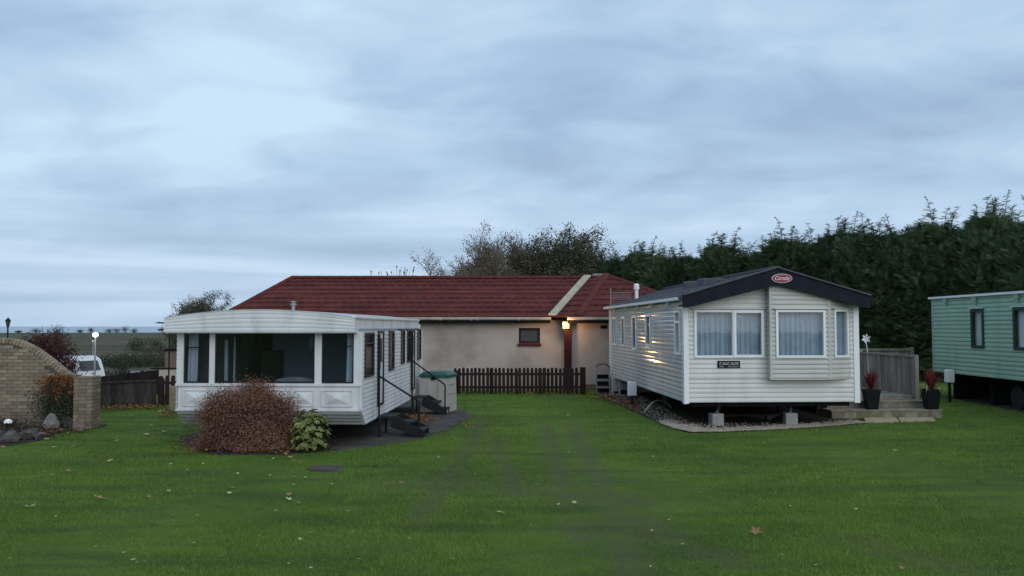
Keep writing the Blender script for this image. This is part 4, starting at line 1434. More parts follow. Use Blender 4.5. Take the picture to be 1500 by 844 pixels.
def cordyline(loc, h, label, seed, pale=False):
    rnd = random.Random(seed)
    t = thing('potted_plant', loc, rnd.uniform(-0.1, 0.1), label, 'potted plant', 'planters on the deck steps')
    m = MB(); w0, w1, hh = 0.115, 0.162, 0.43
    vs = []
    for (w, z) in ((w0, 0), (w1, hh), (w1 + 0.012, hh), (w1 + 0.012, hh + 0.035), (w1 - 0.02, hh + 0.035), (w1 - 0.03, hh - 0.02)):
        vs += [(-w, -w, z), (w, -w, z), (w, w, z), (-w, w, z)]
    fs = [(3, 2, 1, 0)]
    for r in range(5):
        for i in range(4):
            j = (i + 1) % 4
            fs.append((r * 4 + i, r * 4 + j, r * 4 + 4 + j, r * 4 + 4 + i))
    m.add(vs, fs); m.build('planter', M['planter'], t, fix=False)
    m = MB(); m.box(-w1 + 0.03, w1 - 0.03, -w1 + 0.03, w1 - 0.03, hh - 0.06, hh - 0.015); m.build('compost', M['soil'], t)
    m = MB()
    for k in range(64):
        a = rnd.uniform(0, 6.283)
        el = rnd.triangular(0.55, 1.54, 1.40)
        l = h * rnd.uniform(0.62, 1.0) * (0.72 + 0.28 * math.sin(el))
        d = Vector((math.cos(a) * math.cos(el), math.sin(a) * math.cos(el), math.sin(el)))
        s = d.cross(Vector((0, 0, 1))).normalized() * 0.017
        b0 = Vector((0, 0, hh - 0.02 + rnd.uniform(0, 0.06)))
        droop = Vector((0, 0, -0.13 * l * (1.5 - el)))
        p1 = b0 + d * l * 0.35; p2 = b0 + d * l * 0.72 + droop * 0.4; p3 = b0 + d * l + droop * 1.3
        m.add([b0 - s * .5, b0 + s * .5, p1 - s, p1 + s, p2 - s * .8, p2 + s * .8, p3], [(0, 1, 3, 2), (2, 3, 5, 4), (4, 5, 6)])
    m.build('leaves', M['cordyline'], t, fix=False)
    if pale:
        m = MB()
        for k in range(16):
            a = rnd.uniform(0, 6.283); l = rnd.uniform(0.15, 0.27)
            d = Vector((math.cos(a), math.sin(a), 0.3)); b0 = Vector((d.x * .10, d.y * .10, hh + .02))
            s = Vector((-d.y, d.x, 0)) * 0.014; e = b0 + d * l * .7 + Vector((0, 0, 0.06)); e2 = b0 + d * l + Vector((0, 0, -0.12))
            m.add([b0 - s, b0 + s, e - s, e + s, e2], [(0, 1, 3, 2), (2, 3, 4)])
        m.build('trailing_leaves', M['leaf_yellow'], t, fix=False)


def deck_pt(px, dy):
    y = 19.15 + dy
    return Vector(((px - 750) / F * y, y, 0.20))


cordyline(deck_pt(1273.5, 0.26), 0.56, 'black planter with a red spiky plant at the caravan end of the deck step', 3)
cordyline(deck_pt(1360.5, 0.27), 0.60, 'black planter with a red spiky plant and pale trailing leaves at the outer step end', 5, True)


# white flower-shaped windmill
def windmill():
    c = P(1268, 496, 22.6)
    t = thing('garden_windmill', (c.x, 22.6, 0.44), 0.1, 'white flower-shaped garden windmill on a stick above the deck railing', 'windmill')
    zc = c.z - 0.44
    m = MB(); m.tube([(0.08, 0, 0), (0.05, 0, zc * 0.7), (0, 0, zc)], 0.010, 6); m.build('stick', M['pvc'], t)
    m = MB(); m.lathe([(0.0, -0.02), (0.03, -0.012), (0.03, 0.012), (0.0, 0.02)], 8); h = m.build('hub', M['pvc'], t); h.location = (0, -0.03, zc); h.rotation_euler = (math.pi / 2, 0, 0)
    for k in range(6):
        a = k * math.pi / 3 + 0.35
        m = MB()
        d = Vector((math.cos(a), 0, math.sin(a))); s = Vector((-math.sin(a), 0, math.cos(a)))
        q = [d * 0.02, d * 0.075 + s * 0.038 + Vector((0, -0.02, 0)), d * 0.14 + Vector((0, -0.01, 0)), d * 0.075 - s * 0.038 + Vector((0, 0.02, 0))]
        q2 = [p + Vector((0, 0.006, 0)) for p in q]
        o3 = Vector((0, -0.03, zc))
        m.add([p + o3 for p in q + q2], [(0, 1, 2, 3), (7, 6, 5, 4), (0, 4, 5, 1), (1, 5, 6, 2), (2, 6, 7, 3), (3, 7, 4, 0)])
        m.build('petal', M['white_box'], t)


windmill()


# ------------------------------------------------------------------ rendered building with red tiled roof
def slope(parent, E0, E1, T0, T1, n, name='tile_course', step=0.045):
    """tile courses up a roof slope from eave E0-E1 to top T0-T1; each course is one strip of pan tiles"""
    E0, E1, T0, T1 = map(Vector, (E0, E1, T0, T1))
    nrm = (E1 - E0).cross(((T0 + T1) - (E0 + E1))).normalized()
    if nrm.z < 0: nrm = -nrm
    for k in range(n):
        t0, t1 = k / n, (k + 1.06) / n if k < n - 1 else 1.0
        a0, a1 = E0.lerp(T0, t0), E1.lerp(T1, t0)
        b0, b1 = E0.lerp(T0, min(1, t1)), E1.lerp(T1, min(1, t1))
        ln = (a1 - a0).length
        nu = max(3, int(ln / 0.075))
        m = MB(); vs = []; fs = []
        ph = random.uniform(0, 6)
        for i in range(nu + 1):
            s = i / nu
            pa, pb = a0.lerp(a1, s), b0.lerp(b1, s)
            xw = pa.x * 2 * math.pi / 0.30 + ph
            w = 0.016 * max(-0.4, math.sin(xw)) + 0.006 * math.sin(pa.x * 1.7 + k)
            xw2 = pb.x * 2 * math.pi / 0.30 + ph
            w2 = 0.016 * max(-0.4, math.sin(xw2))
            vs += [pa + nrm * 0.0, pa + nrm * (step + w), pa.lerp(pb, 0.5) + nrm * (step * .55 + w2), pb + nrm * (w2 * 0.6 + 0.004)]
        for i in range(nu):
            for r in range(3):
                q = i * 4 + r
                fs.append((q, q + 4, q + 5, q + 1))
        m.add(vs, fs)
        m.build(name, M['red_tile'], parent, fix=False)


def ridge_run(parent, A, B, name, m_, size=0.24, piece=0.45, n=5):
    A, B = Vector(A), Vector(B)
    d = (B - A); L = d.length; d.normalize()
    s = d.cross(Vector((0, 0, 1))).normalized(); up = s.cross(d)
    k = max(1, int(L / piece))
    for i in range(k):
        a = A + d * (L * i / k); b = A + d * (L * (i + 1) / k + 0.03)
        m = MB(); vs = []
        for p, g in ((a, 1.0), (b, 0.93)):
            for j in range(n + 1):
                an = math.pi * j / n
                vs.append(p + s * math.cos(an) * size * 0.5 * g + up * (math.sin(an) * size * 0.32 * g - 0.02))
        fs = [(j, j + 1, n + 2 + j, n + 1 + j) for j in range(n)] + [tuple(range(n + 1)), tuple(reversed(range(n + 1, 2 * n + 2)))]
        m.add(vs, fs); m.build(name, m_, parent)


def building():
    y0 = 28.3
    t = thing('rendered_building', (-3.0, y0, 0), 0, 'long low pinkish rendered building with a red tiled hipped roof', 'building')
    t.location = (0, 0, 0)
    wx0, wx1 = P(760, 490, y0).x, P(791, 490, y0).x
    wz0, wz1 = P(775, 503, y0).z, P(775, 480.5, y0).z
    pl = Plane((-9.3, y0, 0), (1, 0, 0), (0, -1, 0))
    Lm = 11.35
    a, b = wx0 + 9.3, wx1 + 9.3
    m = MB()
    for (u0, u1, z0, z1) in ((0, a, -0.6, 2.36), (b, Lm, -0.6, 2.36), (a, b, -0.6, wz0), (a, b, wz1, 2.36)):
        pl.box(m, u0, u1, -0.25, 0, z0, z1)
    m.build('front_wall', M['render'], t)
    m = MB(); m.box(2.05, 6.9, 27.95, 28.2, -0.1, 2.36); m.build('wing_wall', M['render'], t)
    m = MB(); m.box(2.05, 2.25, 28.2, 28.55, -0.1, 2.36); m.build('wing_return_wall', M['render'], t)
    m = MB(); m.box(-9.3, -9.05, y0 + 0.25, 35.8, -0.6, 2.36); m.box(6.65, 6.9, 28.2, 35.8, -0.1, 2.36); m.box(-9.05, 6.65, 35.55, 35.8, -0.6, 2.36); m.build('end_wall', M['render'], t)
    # plinth staining strip at the bottom of the wing wall
    m = MB(); m.box(2.3, 6.9, 27.93, 27.95, -0.1, 0.18); m.build('plinth', M['rust_brick'], t)
    # window
    m = MB(); frame_bars(pl, m, a, b, wz0, wz1, 0.07, -0.12, -0.03)
    w = m.build('window', M['dark_brown'], t); w['label'] = 'small frosted window with a dark frame and a red sill'
    m = MB(); pl.box(m, a + .07, b - .07, -0.10, -0.09, wz0 + .07, wz1 - .07); m.build('pane', M['dark_pane'], w)
    m = MB(); pl.box(m, a - 0.04, b + 0.04, -0.1, 0.06, wz0 - 0.09, wz0 - 0.003); m.build('sill', M['red_wood'], w)
    # roof
    ze = 2.45; ye = 28.0
    zr = P(600, 407.5, 32.0).z
    E0 = (P(322, 470, ye).x, ye, ze); E1 = (P(807, 470, ye).x, ye, ze)
    T0 = (P(428, 407, 32).x, 32.0, zr); T1 = (P(861, 407, 32).x, 32.0, zr)
    A = Vector((P(888, 404, 32).x, 32.0, zr + 0.10))
    HB = Vector((P(846, 468, 27.65).x, 27.65, ze)); HR = Vector((7.25, 27.65, ze))
    slope(t, E0, E1, T0, T1, 9)
    slope(t, E1, HB, Vector(T1) + Vector((0.02, 0, 0.01)), A, 8)
    slope(t, HB, HR, A, A, 8)
    # hip end at the left, rear slopes
    m = MB(); m.add([E0, T0, (E0[0], 36.0, ze)], [(0, 1, 2)]); m.add([T0, (E0[0], 36.0, ze), (7.25, 36.0, ze), A], [(0, 1, 2, 3)]); m.add([A, HR, (7.25, 36.0, ze)], [(0, 1, 2)])
    m.build('rear_roof', M['red_tile'], t)
    m = MB(); m.add([Vector(p) - Vector((0, 0, 0.05)) for p in (E0, E1, T1, T0)], [(0, 1, 2, 3)]); m.build('roof_underlay', M['chassis'], t)
    m = MB(); m.add([Vector(p) - Vector((0, 0, 0.05)) for p in (E1, HB, A, T1)], [(0, 1, 2, 3)]); m.add([Vector(p) - Vector((0, 0, 0.05)) for p in (HB, HR, A)], [(0, 1, 2)]); m.build('wing_underlay', M['chassis'], t)
    up = Vector((0, 0, 0.04))
    ridge_run(t, Vector(T0) + up * .3, Vector(T1) + up * .3, 'ridge_tile', M['red_ridge'], size=0.34)
    ridge_run(t, Vector(T1) + up, A + up, 'ridge_tile', M['red_ridge'])
    ridge_run(t, HB + up, A + up * 0.8, 'hip_tile', M['red_ridge'], size=0.30)
    ridge_run(t, HR + up, A + up * 0.8, 'hip_tile', M['red_ridge'], size=0.24)
    ridge_run(t, Vector(E0) + up, Vector(T0) + up, 'hip_tile', M['red_ridge'], size=0.24)
    # valley lining
    V0, V1 = Vector(E1) + Vector((0.05, -0.03, 0.12)), Vector(T1) + Vector((-0.02, -0.1, 0.12))
    d = (V1 - V0); sx = Vector((0.14, 0, 0))
    m = MB(); m.add([V0 - sx, V0 + sx, V1 + sx, V1 - sx] + [p - Vector((0, 0, 0.05)) for p in (V0 - sx, V0 + sx, V1 + sx, V1 - sx)],
                    [(0, 1, 2, 3), (7, 6, 5, 4), (0, 4, 5, 1), (1, 5, 6, 2), (2, 6, 7, 3), (3, 7, 4, 0)])
    m.build('valley_lining', M['valley'], t)
    # gutter; near-black fascia and soffit boards paint the shadow under the eave
    def gutter(x0, x1, yy):
        m = MB(); m.prism([(-0.07, 0.03), (-0.07, -0.04), (-0.04, -0.07), (0.03, -0.07), (0.03, -0.03), (-0.03, -0.03), (-0.05, 0.03)],
                          lambda a_, b_: (x0, yy + a_, ze - 0.02 + b_), lambda a_, b_: (x1, yy + a_, ze - 0.02 + b_)); m.build('gutter', M['gutter'], t)
        m = MB(); m.box(x0 + 0.02, x1 - 0.02, yy + 0.02, yy + 0.05, ze - 0.20, ze - 0.022); m.build('fascia_board', M['chassis'], t)
        m = MB(); m.box(x0 + 0.02, x1 - 0.02, yy + 0.052, y0 + 0.2, ze - 0.12, ze - 0.09); m.build('soffit', M['chassis'], t)
    gutter(E0[0], E1[0], ye)
    gutter(HB.x - 0.35, HR.x, 27.65)
    for px in (700, 760, 690, 645):
        x = P(px, 468, ye).x
        m = MB(); m.box(x - 0.02, x + 0.02, ye - 0.075, ye + 0.02, ze - 0.10, ze + 0.012); m.build('gutter_clip', M['gutter'], t)
    # red corner post
    xa, xb = P(826.5, 500, 27.85).x, P(836.5, 500, 27.85).x
    m = MB(); m.box(xa, xb, 27.72, 27.90, 0, ze - 0.21); m.build('corner_post', M['maroon'], t)
    # little roof vents
    c = P(520, 446, 29.4); m = MB(); m.cbox(c.x - 0.14, c.x + 0.14, 29.3, 29.6, c.z - 0.1, c.z + 0.07, 0.03); m.build('vent_tile', M['red_ridge'], t)
    c = P(876, 404, 32); m = MB(); m.cbox(c.x - 0.22, c.x + 0.22, 31.9, 32.2, zr + 0.05, zr + 0.17, 0.03); m.build('ridge_vent', M['lead'], t)
    c = P(884, 479, 27.95); m = MB(); m.box(c.x - 0.10, c.x + 0.12, 27.9, 27.95, c.z - 0.05, c.z + 0.05); m.build('air_brick', M['chassis'], t)
    return t


M['dark_pane'] = mat('frosted_dark_pane', (0.06, 0.065, 0.07), 0.25, 0.1, 6, bump=0.2, bscale=30)
building()

# lit wall lamp under the eave
lp = P(827, 474.5, 27.62)
t = thing('wall_lamp', (lp.x, 27.62, lp.z), 0, 'lit warm wall lamp under the eave of the red roofed building', 'lamp')
m = MB(); m.box(-0.06, 0.16, 0.05, 0.098, -0.16, 0.08); m.build('back_plate', M['gutter'], t)
M['lamp_glow'] = mat('warm_lamp_globe', (0.9, 0.7, 0.4), 0.4, 0.02, emit=((1.0, 0.60, 0.20), 3.2))
m = MB(); m.lathe([(0.01, -0.07), (0.055, -0.055), (0.07, 0.0), (0.055, 0.05), (0.01, 0.065)], 12, (0, 0, 0)); m.build('globe', M['lamp_glow'], t, smooth=True)
L_ = bpy.data.lights.new('wall_lamp_light', 'POINT'); L_.energy = 26; L_.color = (1.0, 0.52, 0.17); L_.shadow_soft_size = 0.05
lo = bpy.data.objects.new('wall_lamp_light', L_); lo.location = (0, -0.12, -0.02); COL.objects.link(lo); lo.parent = t


# ------------------------------------------------------------------ fences
def picket(h, w, d=0.022):
    m = MB()
    pr = [(-w / 2, 0), (w / 2, 0), (w / 2, h - w * 0.35), (w * 0.28, h - w * 0.06), (0, h), (-w * 0.28, h - w * 0.06), (-w / 2, h - w * 0.35)]
    m.prism(pr, lambda x, z: (x, 0, z), lambda x, z: (x, d, z))
    return m


def picket_fence(a, b, h, pitch, w, label, m_, wide=(), end_post=None):
    a = Vector(a); b = Vector(b); d = b - a; L = d.length
    t = thing('picket_fence', a, math.atan2(d.y, d.x), label, 'fence')
    n = int(L / pitch)
    me = picket(h, w).mesh('picket', m_); fixn(me)
    me2 = picket(h * 1.02, w * 1.35).mesh('picket', m_); fixn(me2)
    for k in range(n):
        o = link('picket', me2 if k in wide else me, t, (pitch * (k + 0.5), -0.03, random.uniform(-0.015, 0.015) + 0.03))
        o.rotation_euler = (random.uniform(-.012, .012), random.uniform(-.012, .012), 0)
    for zz in (0.22 * h, 0.74 * h):
        m = MB(); m.box(0, L, -0.006, 0.04, zz, zz + 0.075); m.build('rail', m_, t)
    for k in np.linspace(0.1, L - 0.1, max(2, int(L / 1.8) + 1)):
        m = MB(); m.box(k - 0.04, k + 0.04, 0.042, 0.12, 0, h * 0.92); m.build('post', m_, t)
    if end_post:
        m = MB(); m.cbox(L, L + 0.17, -0.06, 0.12, 0, h * 1.06, 0.012); m.build('end_post', m_, t)
    return t


yf = 26.1
picket_fence((P(664, 578, yf).x, yf, 0), (P(850, 578, yf).x, yf, 0), 0.80, 0.128, 0.088, 'dark brown picket fence in front of the pinkish building', M['dark_brown'], (9, 21, 22, 28), True)


def board_fence(a, b, zt0, zt1, label, n, m_, cap=True, base=None):
    a = Vector(a); b = Vector(b); d = b - a; L = d.length
    t = thing('board_fence', (a.x, a.y, 0), math.atan2(d.y, d.x), label, 'fence')
    for k in range(n):
        f = (k + 0.5) / n; p = a.lerp(b, f)
        zb = tz(p.x, p.y) + 0.02
        zt_ = zt0 + (zt1 - zt0) * f + random.uniform(-0.012, 0.012)
        w = L / n
        m = MB(); dy = 0.014 * (k % 2)
        m.box(w * k + 0.006, w * (k + 1) - 0.004, -0.012 + dy, 0.012 + dy, zb, zt_); m.build('fence_board', m_, t)
    for q in (0.12, 0.8):
        m = MB(); z0, z1 = tz(a.x, a.y), tz(b.x, b.y)
        m.bar((0, 0.05, z0 + (zt0 - z0) * q), (L, 0.05, z1 + (zt1 - z1) * q), 0.05, 0.08); m.build('rail', m_, t)
    if cap:
        m = MB(); m.bar((0, 0.0, zt0 + 0.025), (L, 0.0, zt1 + 0.025), 0.09, 0.045); m.build('cap_rail', m_, t)
    for k in range(int(L / 1.6) + 1):
        s = min(L - 0.05, 0.05 + 1.6 * k); p = a.lerp(b, s / L)
        m = MB(); m.box(s - 0.045, s + 0.045, 0.08, 0.17, tz(p.x, p.y), zt0 + (zt1 - zt0) * s / L + 0.03); m.build('post', m_, t)
    return t


A_ = P(100, 600, 21.6); B_ = P(229, 594, 22.2)
board_fence((A_.x, 21.6, 0), (B_.x, 22.2, 0), P(136, 564, 21.6).z, P(229, 559, 22.2).z, 'dark weathered board fence between the brick pier and the white caravan', 15, M['grey_brown'])
A2, B2 = P(110, 556, 26), P(233, 542, 32)
board_fence((A2.x, 26, 0), (B2.x, 32, 0), A2.z, B2.z, 'second dark board fence rising behind the front board fence', 30, M['dark_brown'], False)
C_ = P(231, 594, 22.25); D_ = P(285, 593, 22.4)
picket_fence((C_.x, 22.25, 0), (D_.x, 22.4, 0), 0.78, 0.155, 0.10, 'short dark picket fence section beside the old white caravan', M['dark_brown'], (0,))


# ------------------------------------------------------------------ brick wall with swooping top, pier
BR_L, BR_H, BR_D, JT = 0.215, 0.065, 0.1025, 0.010


def brick_mesh(l, h, d, name='brick'):
    m = MB(); c = 0.005
    m.cbox(-l / 2, l / 2, 0, d, 0, h, c)
    me = m.mesh(name, M['brick']); fixn(me)
    return me


def brick_wall():
    yw = 17.62
    x1 = P(110, 560, yw).x; x0 = x1 - 4.4
    pxs = [-160, -60, 0, 15, 30, 50, 70, 90, 100, 112]
    pys = [508, 496.5, 494.5, 495.5, 499, 508.5, 523, 539, 546, 549]
    xs = np.array([P(p, 500, yw).x for p in pxs]); zs = np.array([P(0, q, yw).z for q in pys])

    def top(x): return float(np.interp(x, xs, zs))
    t = thing('brick_wall', (x1, yw, 0), 0, 'curved-top buff brick garden wall behind the rockery', 'wall')
    core = MB()
    n = 60
    pr = [(x0 + (x1 - x0) * i / n, top(x0 + (x1 - x0) * i / n) - 0.118) for i in range(n + 1)]
    core.prism([(p[0] - x1, p[1]) for p in pr] + [(0, 0), (x0 - x1, 0)], lambda x, z: (x, 0.008, z), lambda x, z: (x, 0.20, z))
    core.build('mortar_core', M['mortar'], t)
    full = brick_mesh(BR_L, BR_H, 0.10)
    half = brick_mesh(BR_L / 2 - JT / 2, BR_H, 0.10)
    cnt = 0
    rest = MB()
    row = 0
    while row * (BR_H + JT) < 2.0:
        z = 0.02 + row * (BR_H + JT)
        x = x1 - (0.5 if row % 2 else 1.0) * (BR_L + JT) + (BR_L + JT) / 2
        if row % 2: pass
        while x - BR_L / 2 > x0:
            if max(z + BR_H - (top(x - BR_L / 2) - 0.115), z + BR_H - (top(x + BR_L / 2) - 0.115)) < 0.02:
                jit = random.uniform(-0.004, 0.003)
                if cnt < 250 and x > P(-4, 500, yw).x and z > 0.28 and x + BR_L / 2 <= x1 + 0.06:
                    o = link('brick', full, t, (x - x1, jit, z)); cnt += 1
                else:
                    rest.box(x - x1 - BR_L / 2, x - x1 + BR_L / 2, jit, 0.1, z, z + BR_H)
            x -= BR_L + JT
        row += 1
    o = rest.build('brickwork', M['brick'], t); o['kind'] = 'stuff'
    # coping of bricks on edge following the curve
    d = 0.0
    x = x1
    cop = brick_mesh(0.066, 0.105, 0.215, 'coping_brick')
    k = 0
    while x > x0 + 0.1:
        sl = (top(x - 0.04) - top(x + 0.04)) / 0.08      # rise to the left
        an = math.atan(sl)
        if k < 48:
            o = link('coping_brick', cop, t, (x - 0.035 - x1, -0.006, top(x) - 0.112))
            o.rotation_euler = (0, an, 0)
        else:
            mm = Matrix.Translation((x - 0.035 - x1, -0.006, top(x) - 0.112)) @ Matrix.Rotation(an, 4, 'Y')
            rest2 = MB(); rest2.box(-.033, .033, 0, .215, 0, .105, mm)
            o = rest2.build('coping_brick', M['brick'], t)
        x -= 0.076 * math.cos(an); k += 1
    return t


brick_wall()


def brick_pier():
    a, b = P(108, 560, 17.2), P(134.5, 560, 17.2)
    w = b.x - a.x
    t = thing('brick_pier', ((a.x + b.x) / 2, 17.2, 0), 0, 'square buff brick pier at the end of the curved brick wall', 'pier')
    m = MB(); m.box(-w / 2 + 0.008, w / 2 - 0.008, 0.008, w - 0.008, 0, 1.0); m.build('mortar_core', M['mortar'], t)
    s = (w - JT) / 2
    me = brick_mesh(w - s - JT, BR_H, s - 0.03)
    for r in range(14):
        z = 0.01 + r * (BR_H + JT)
        bl, bd = w - 0.1025 - JT, 0.1025
        for k in range(4):
            mm = MB()
            if r % 2 == 0: mm.cbox(-w / 2, -w / 2 + bl, -w / 2, -w / 2 + bd, 0, BR_H, 0.005)
            else: mm.cbox(w / 2 - bl, w / 2, -w / 2, -w / 2 + bd, 0, BR_H, 0.005)
            if r < 2:
                if k == 0: t['_m%d' % r] = mm.mesh('brick', M['brick']).name; fixn(bpy.data.meshes[t['_m%d' % r]])
            o = link('brick', bpy.data.meshes[t['_m%d' % (r % 2)]], t, (0, w / 2 + random.uniform(-.002, .003), z))
            o.rotation_euler = (0, 0, k * math.pi / 2)
    for q in ('_m0', '_m1'): del t[q]
    m = MB(); m.cbox(-w / 2 - 0.01, w / 2 + 0.01, -0.01, w + 0.01, 1.055, 1.09, 0.01); m.build('cap', M['brick'], t)


brick_pier()


# ------------------------------------------------------------------ rockery
def stone_mesh(sx, sy, sz, seed, m_):
    import bmesh
    bm = bmesh.new()
    bmesh.ops.create_icosphere(bm, subdivisions=2, radius=1.0)
    r = random.Random(seed)
    dirs = [(Vector((r.gauss(0, 1), r.gauss(0, 1), r.gauss(0, 1))).normalized(), r.uniform(0.55, 0.85)) for _ in range(9)]
    for v in bm.verts:
        d = v.co.normalized(); k = 1.0
        for n, c in dirs:
            q = d.dot(n)
            if q > 0.01: k = min(k, c / q)
        k *= 1 + r.uniform(-0.05, 0.05)
        v.co = Vector((d.x * sx * k, d.y * sy * k, max(-0.35 * sz, d.z * sz * k)))
    me = bpy.data.meshes.new('stone'); bm.to_mesh(me); bm.free()
    me.materials.append(m_)
    return me


STONES = [  # px, base y, width px, height px, material, label
    (69, 631, 20, 22, 'stone_pale', 'pale grey upright stone standing in the middle of the rockery'),
    (92, 629, 30, 19, 'stone', 'largest dark boulder beside the brick pier'),
    (33, 622, 21, 20, 'stone_pink', 'brownish rounded stone in the back row of the rockery'),
    (51, 624, 18, 18, 'stone', 'dark stone between the brown stone and the pale upright stone'),
    (112, 634, 15, 18, 'stone_pink', 'pinkish block stone against the foot of the brick pier'),
    (13, 620, 24, 20, 'stone', 'grey rounded stone at the back behind the white lump'),
    (36, 646, 30, 16, 'stone', 'flat dark stone at the lawn edge of the rockery'),
    (8, 651, 28, 18, 'stone', 'dark lumpy stone at the outer front corner of the rockery'),
    (52, 641, 16, 9, 'stone_pale', 'low flat grey stone in front of the pale upright stone'),
    (20, 633, 12, 7, 'stone_pale', 'small pale stone just below the white lump'),
    (103, 621, 13, 11, 'stone', 'small dark stone wedged behind the boulder and pier'),
    (75, 615, 15, 11, 'stone', 'greenish stone at the foot of the climbing shrub'),
    (122, 630, 10, 6, 'stone_pink', 'small reddish stone on the soil at the pier corner'),
    (-16, 650, 26, 20, 'stone', 'dark stone half out of the picture in the rockery'),
    (-14, 622, 24, 22, 'stone', 'large back stone half out of the picture in the rockery')]
for i, (px, by, w, h, mm, lab) in enumerate(STONES):
    g = G(px, by); s = g.y / F
    me = stone_mesh(w * s * .62, w * s * .5, h * s * .78, i, M[mm])
    o = link('rockery_stone', me, None, (g.x, g.y + w * s * 0.4, h * s * 0.38))
    o.rotation_euler = (0, 0, random.uniform(-.4, .4))
    tag(o, lab, 'stone', 'stones of the rockery')
g = G(19.5, 627)
o = link('white_lump', stone_mesh(0.125, 0.08, 0.075, 44, M['white_stone']), None, (g.x, g.y - .18, 0.15))
tag(o, 'bright white lump lying among the dark rockery stones', 'stone')


# ------------------------------------------------------------------ foliage makers
def leaf_cloud(pts, nrm, size, m_, name, parent=None, aspect=0.55, jitter=0.8):
    """pointed leaves (two triangles folded) at pts, roughly facing nrm"""
    n = len(pts)
    nrm = nrm + rng.normal(0, jitter, (n, 3)); nrm /= np.linalg.norm(nrm, axis=1)[:, None] + 1e-9
    a = rng.normal(0, 1, (n, 3)); a -= (a * nrm).sum(1)[:, None] * nrm; a /= np.linalg.norm(a, axis=1)[:, None] + 1e-9
    b = np.cross(nrm, a)
    s = size * rng.uniform(0.55, 1.25, n)[:, None]
    fold = nrm * s * 0.12
    v = np.stack([pts - a * s * .5, pts - b * s * aspect * .5 + fold, pts + a * s * .5, pts + b * s * aspect * .5 + fold], 1).reshape(-1, 3)
    i = np.arange(n) * 4
    f = np.concatenate([np.stack([i, i + 1, i + 2], 1), np.stack([i, i + 2, i + 3], 1)])
    me = big_mesh(name, v, f, m_)
    return link(name, me, parent)


def twigs(m, base, n, spread, h, r, rnd, up=0.6, fork=3):
    for k in range(n):
        a = rnd.uniform(0, 6.283); b = Vector(base) + Vector((math.cos(a), math.sin(a), 0)) * rnd.uniform(0, spread * .25)
        e = b + Vector((math.cos(a) * spread * rnd.uniform(.3, 1), math.sin(a) * spread * rnd.uniform(.3, 1), h * rnd.uniform(.6, 1)))
        mdl = b.lerp(e, .5) + Vector((0, 0, h * .12))
        m.tube([b, mdl, e], [r, r * .7, r * .3], 4, False)
        for q in range(fork):
            s = rnd.uniform(.4, .9); p = mdl.lerp(e, s)
            m.tube([p, p + Vector((rnd.uniform(-1, 1), rnd.uniform(-1, 1), rnd.uniform(.1, 1))) * h * .25], [r * .4, r * .15], 3, False)


def lumpy(nc, R_, H, rnd):
    """clump centres on a dome"""
    out = []
    for _ in range(nc):
        a = rnd.uniform(0, 6.283); e = math.acos(rnd.uniform(0.0, 1.0)) ** 1.0
        k = rnd.uniform(.72, 1.0) * (1 + .12 * math.sin(2 * e))
        out.append((math.cos(a) * math.sin(e) ** .9 * R_ * k, math.sin(a) * math.sin(e) ** .9 * R_ * k, math.cos(e) ** .82 * H * k, rnd.uniform(.6, 1.2)))
    return out


def dome_bush(loc, R_, H, n, size, m_, name, label, cat, seed, clump=0.28, nc=110, twig_m=None, squash=1.0, low=0.04):
    rnd = random.Random(seed)
    t = thing(name, loc, 0, label, cat)
    cl = lumpy(nc, R_ * 0.86, H * 0.88, rnd)
    w = np.array([c[3] for c in cl]); idx = rng.choice(len(cl), n, p=w / w.sum())
    c = np.array([q[:3] for q in cl])[idx]
    p = c + rng.normal(0, 1, (n, 3)) * np.array([clump, clump, clump * .8]) * R_ * .5
    p[:, 1] *= squash
    p[:, 2] = np.abs(p[:, 2] - low) + low
    hf = np.hypot(p[:, 0], p[:, 1] / max(squash, .01)) / R_
    p[:, 2] = np.where(hf > 1.03, p[:, 2] * .8, p[:, 2])
    nr = p / np.array([R_, R_, H]); nr /= np.linalg.norm(nr, axis=1)[:, None] + 1e-9
    leaf_cloud(p, nr, size, m_, 'foliage', t, jitter=0.9)
    m = MB(); twigs(m, (0, 0, 0), 46, R_ * .62, H * 0.80, 0.010, rnd); m.build('stems', twig_m or M['bark'], t, fix=False)
    return t


c = P(363, 640, 14.33)
dome_bush((c.x, 14.33, 0.0), 0.90, 1.19, 40000, 0.034, M['bush'], 'shrub', 'big rounded rusty brown shrub in front of the white caravan', 'shrub', 11, nc=170, squash=0.5)


def whorl_shrub(loc, label):
    rnd = random.Random(5)
    t = thing('shrub', loc, 0, label, 'shrub')
    m = MB()
    st = MB()
    for k in range(210):
        a = rnd.uniform(0, 6.283); r = 0.31 * math.sqrt(rnd.random()); h = 0.74 * rnd.uniform(.12, 1) * (1 - 0.35 * (r / .30) ** 2)
        c = Vector((math.cos(a) * r, math.sin(a) * r, h))
        out = Vector((c.x, c.y, 0.15 + c.z * .5)).normalized()
        st.tube([(c.x * .2, c.y * .2, 0), c], [0.008, 0.004], 4, False)
        for q in range(8):
            b = q * 6.283 / 8 + rnd.uniform(-.3, .3)
            s = out.cross(Vector((0.3, 0.2, 1))).normalized(); w = s.cross(out)
            d = (s * math.cos(b) + w * math.sin(b)) * .8 + out * rnd.uniform(.1, .5); d.normalize()
            l = rnd.uniform(.05, .088); n = d.cross(out).normalized() * l * .26
            tip = c + d * l - Vector((0, 0, l * .2)); m1 = c + d * l * .35 + out * l * .05; m2 = c + d * l * .75
            m.add([c, m1 - n, m2 - n * .85, tip, m2 + n * .85, m1 + n], [(0, 1, 2, 3), (0, 3, 4, 5)])
    m.build('foliage', M['laurel'], t, fix=False); st.build('stems', M['bark'], t, fix=False)


c = P(454, 650, 14.2)
whorl_shrub((c.x, 14.2, 0), 'pale yellow-green leafy shrub beside the big brown shrub')
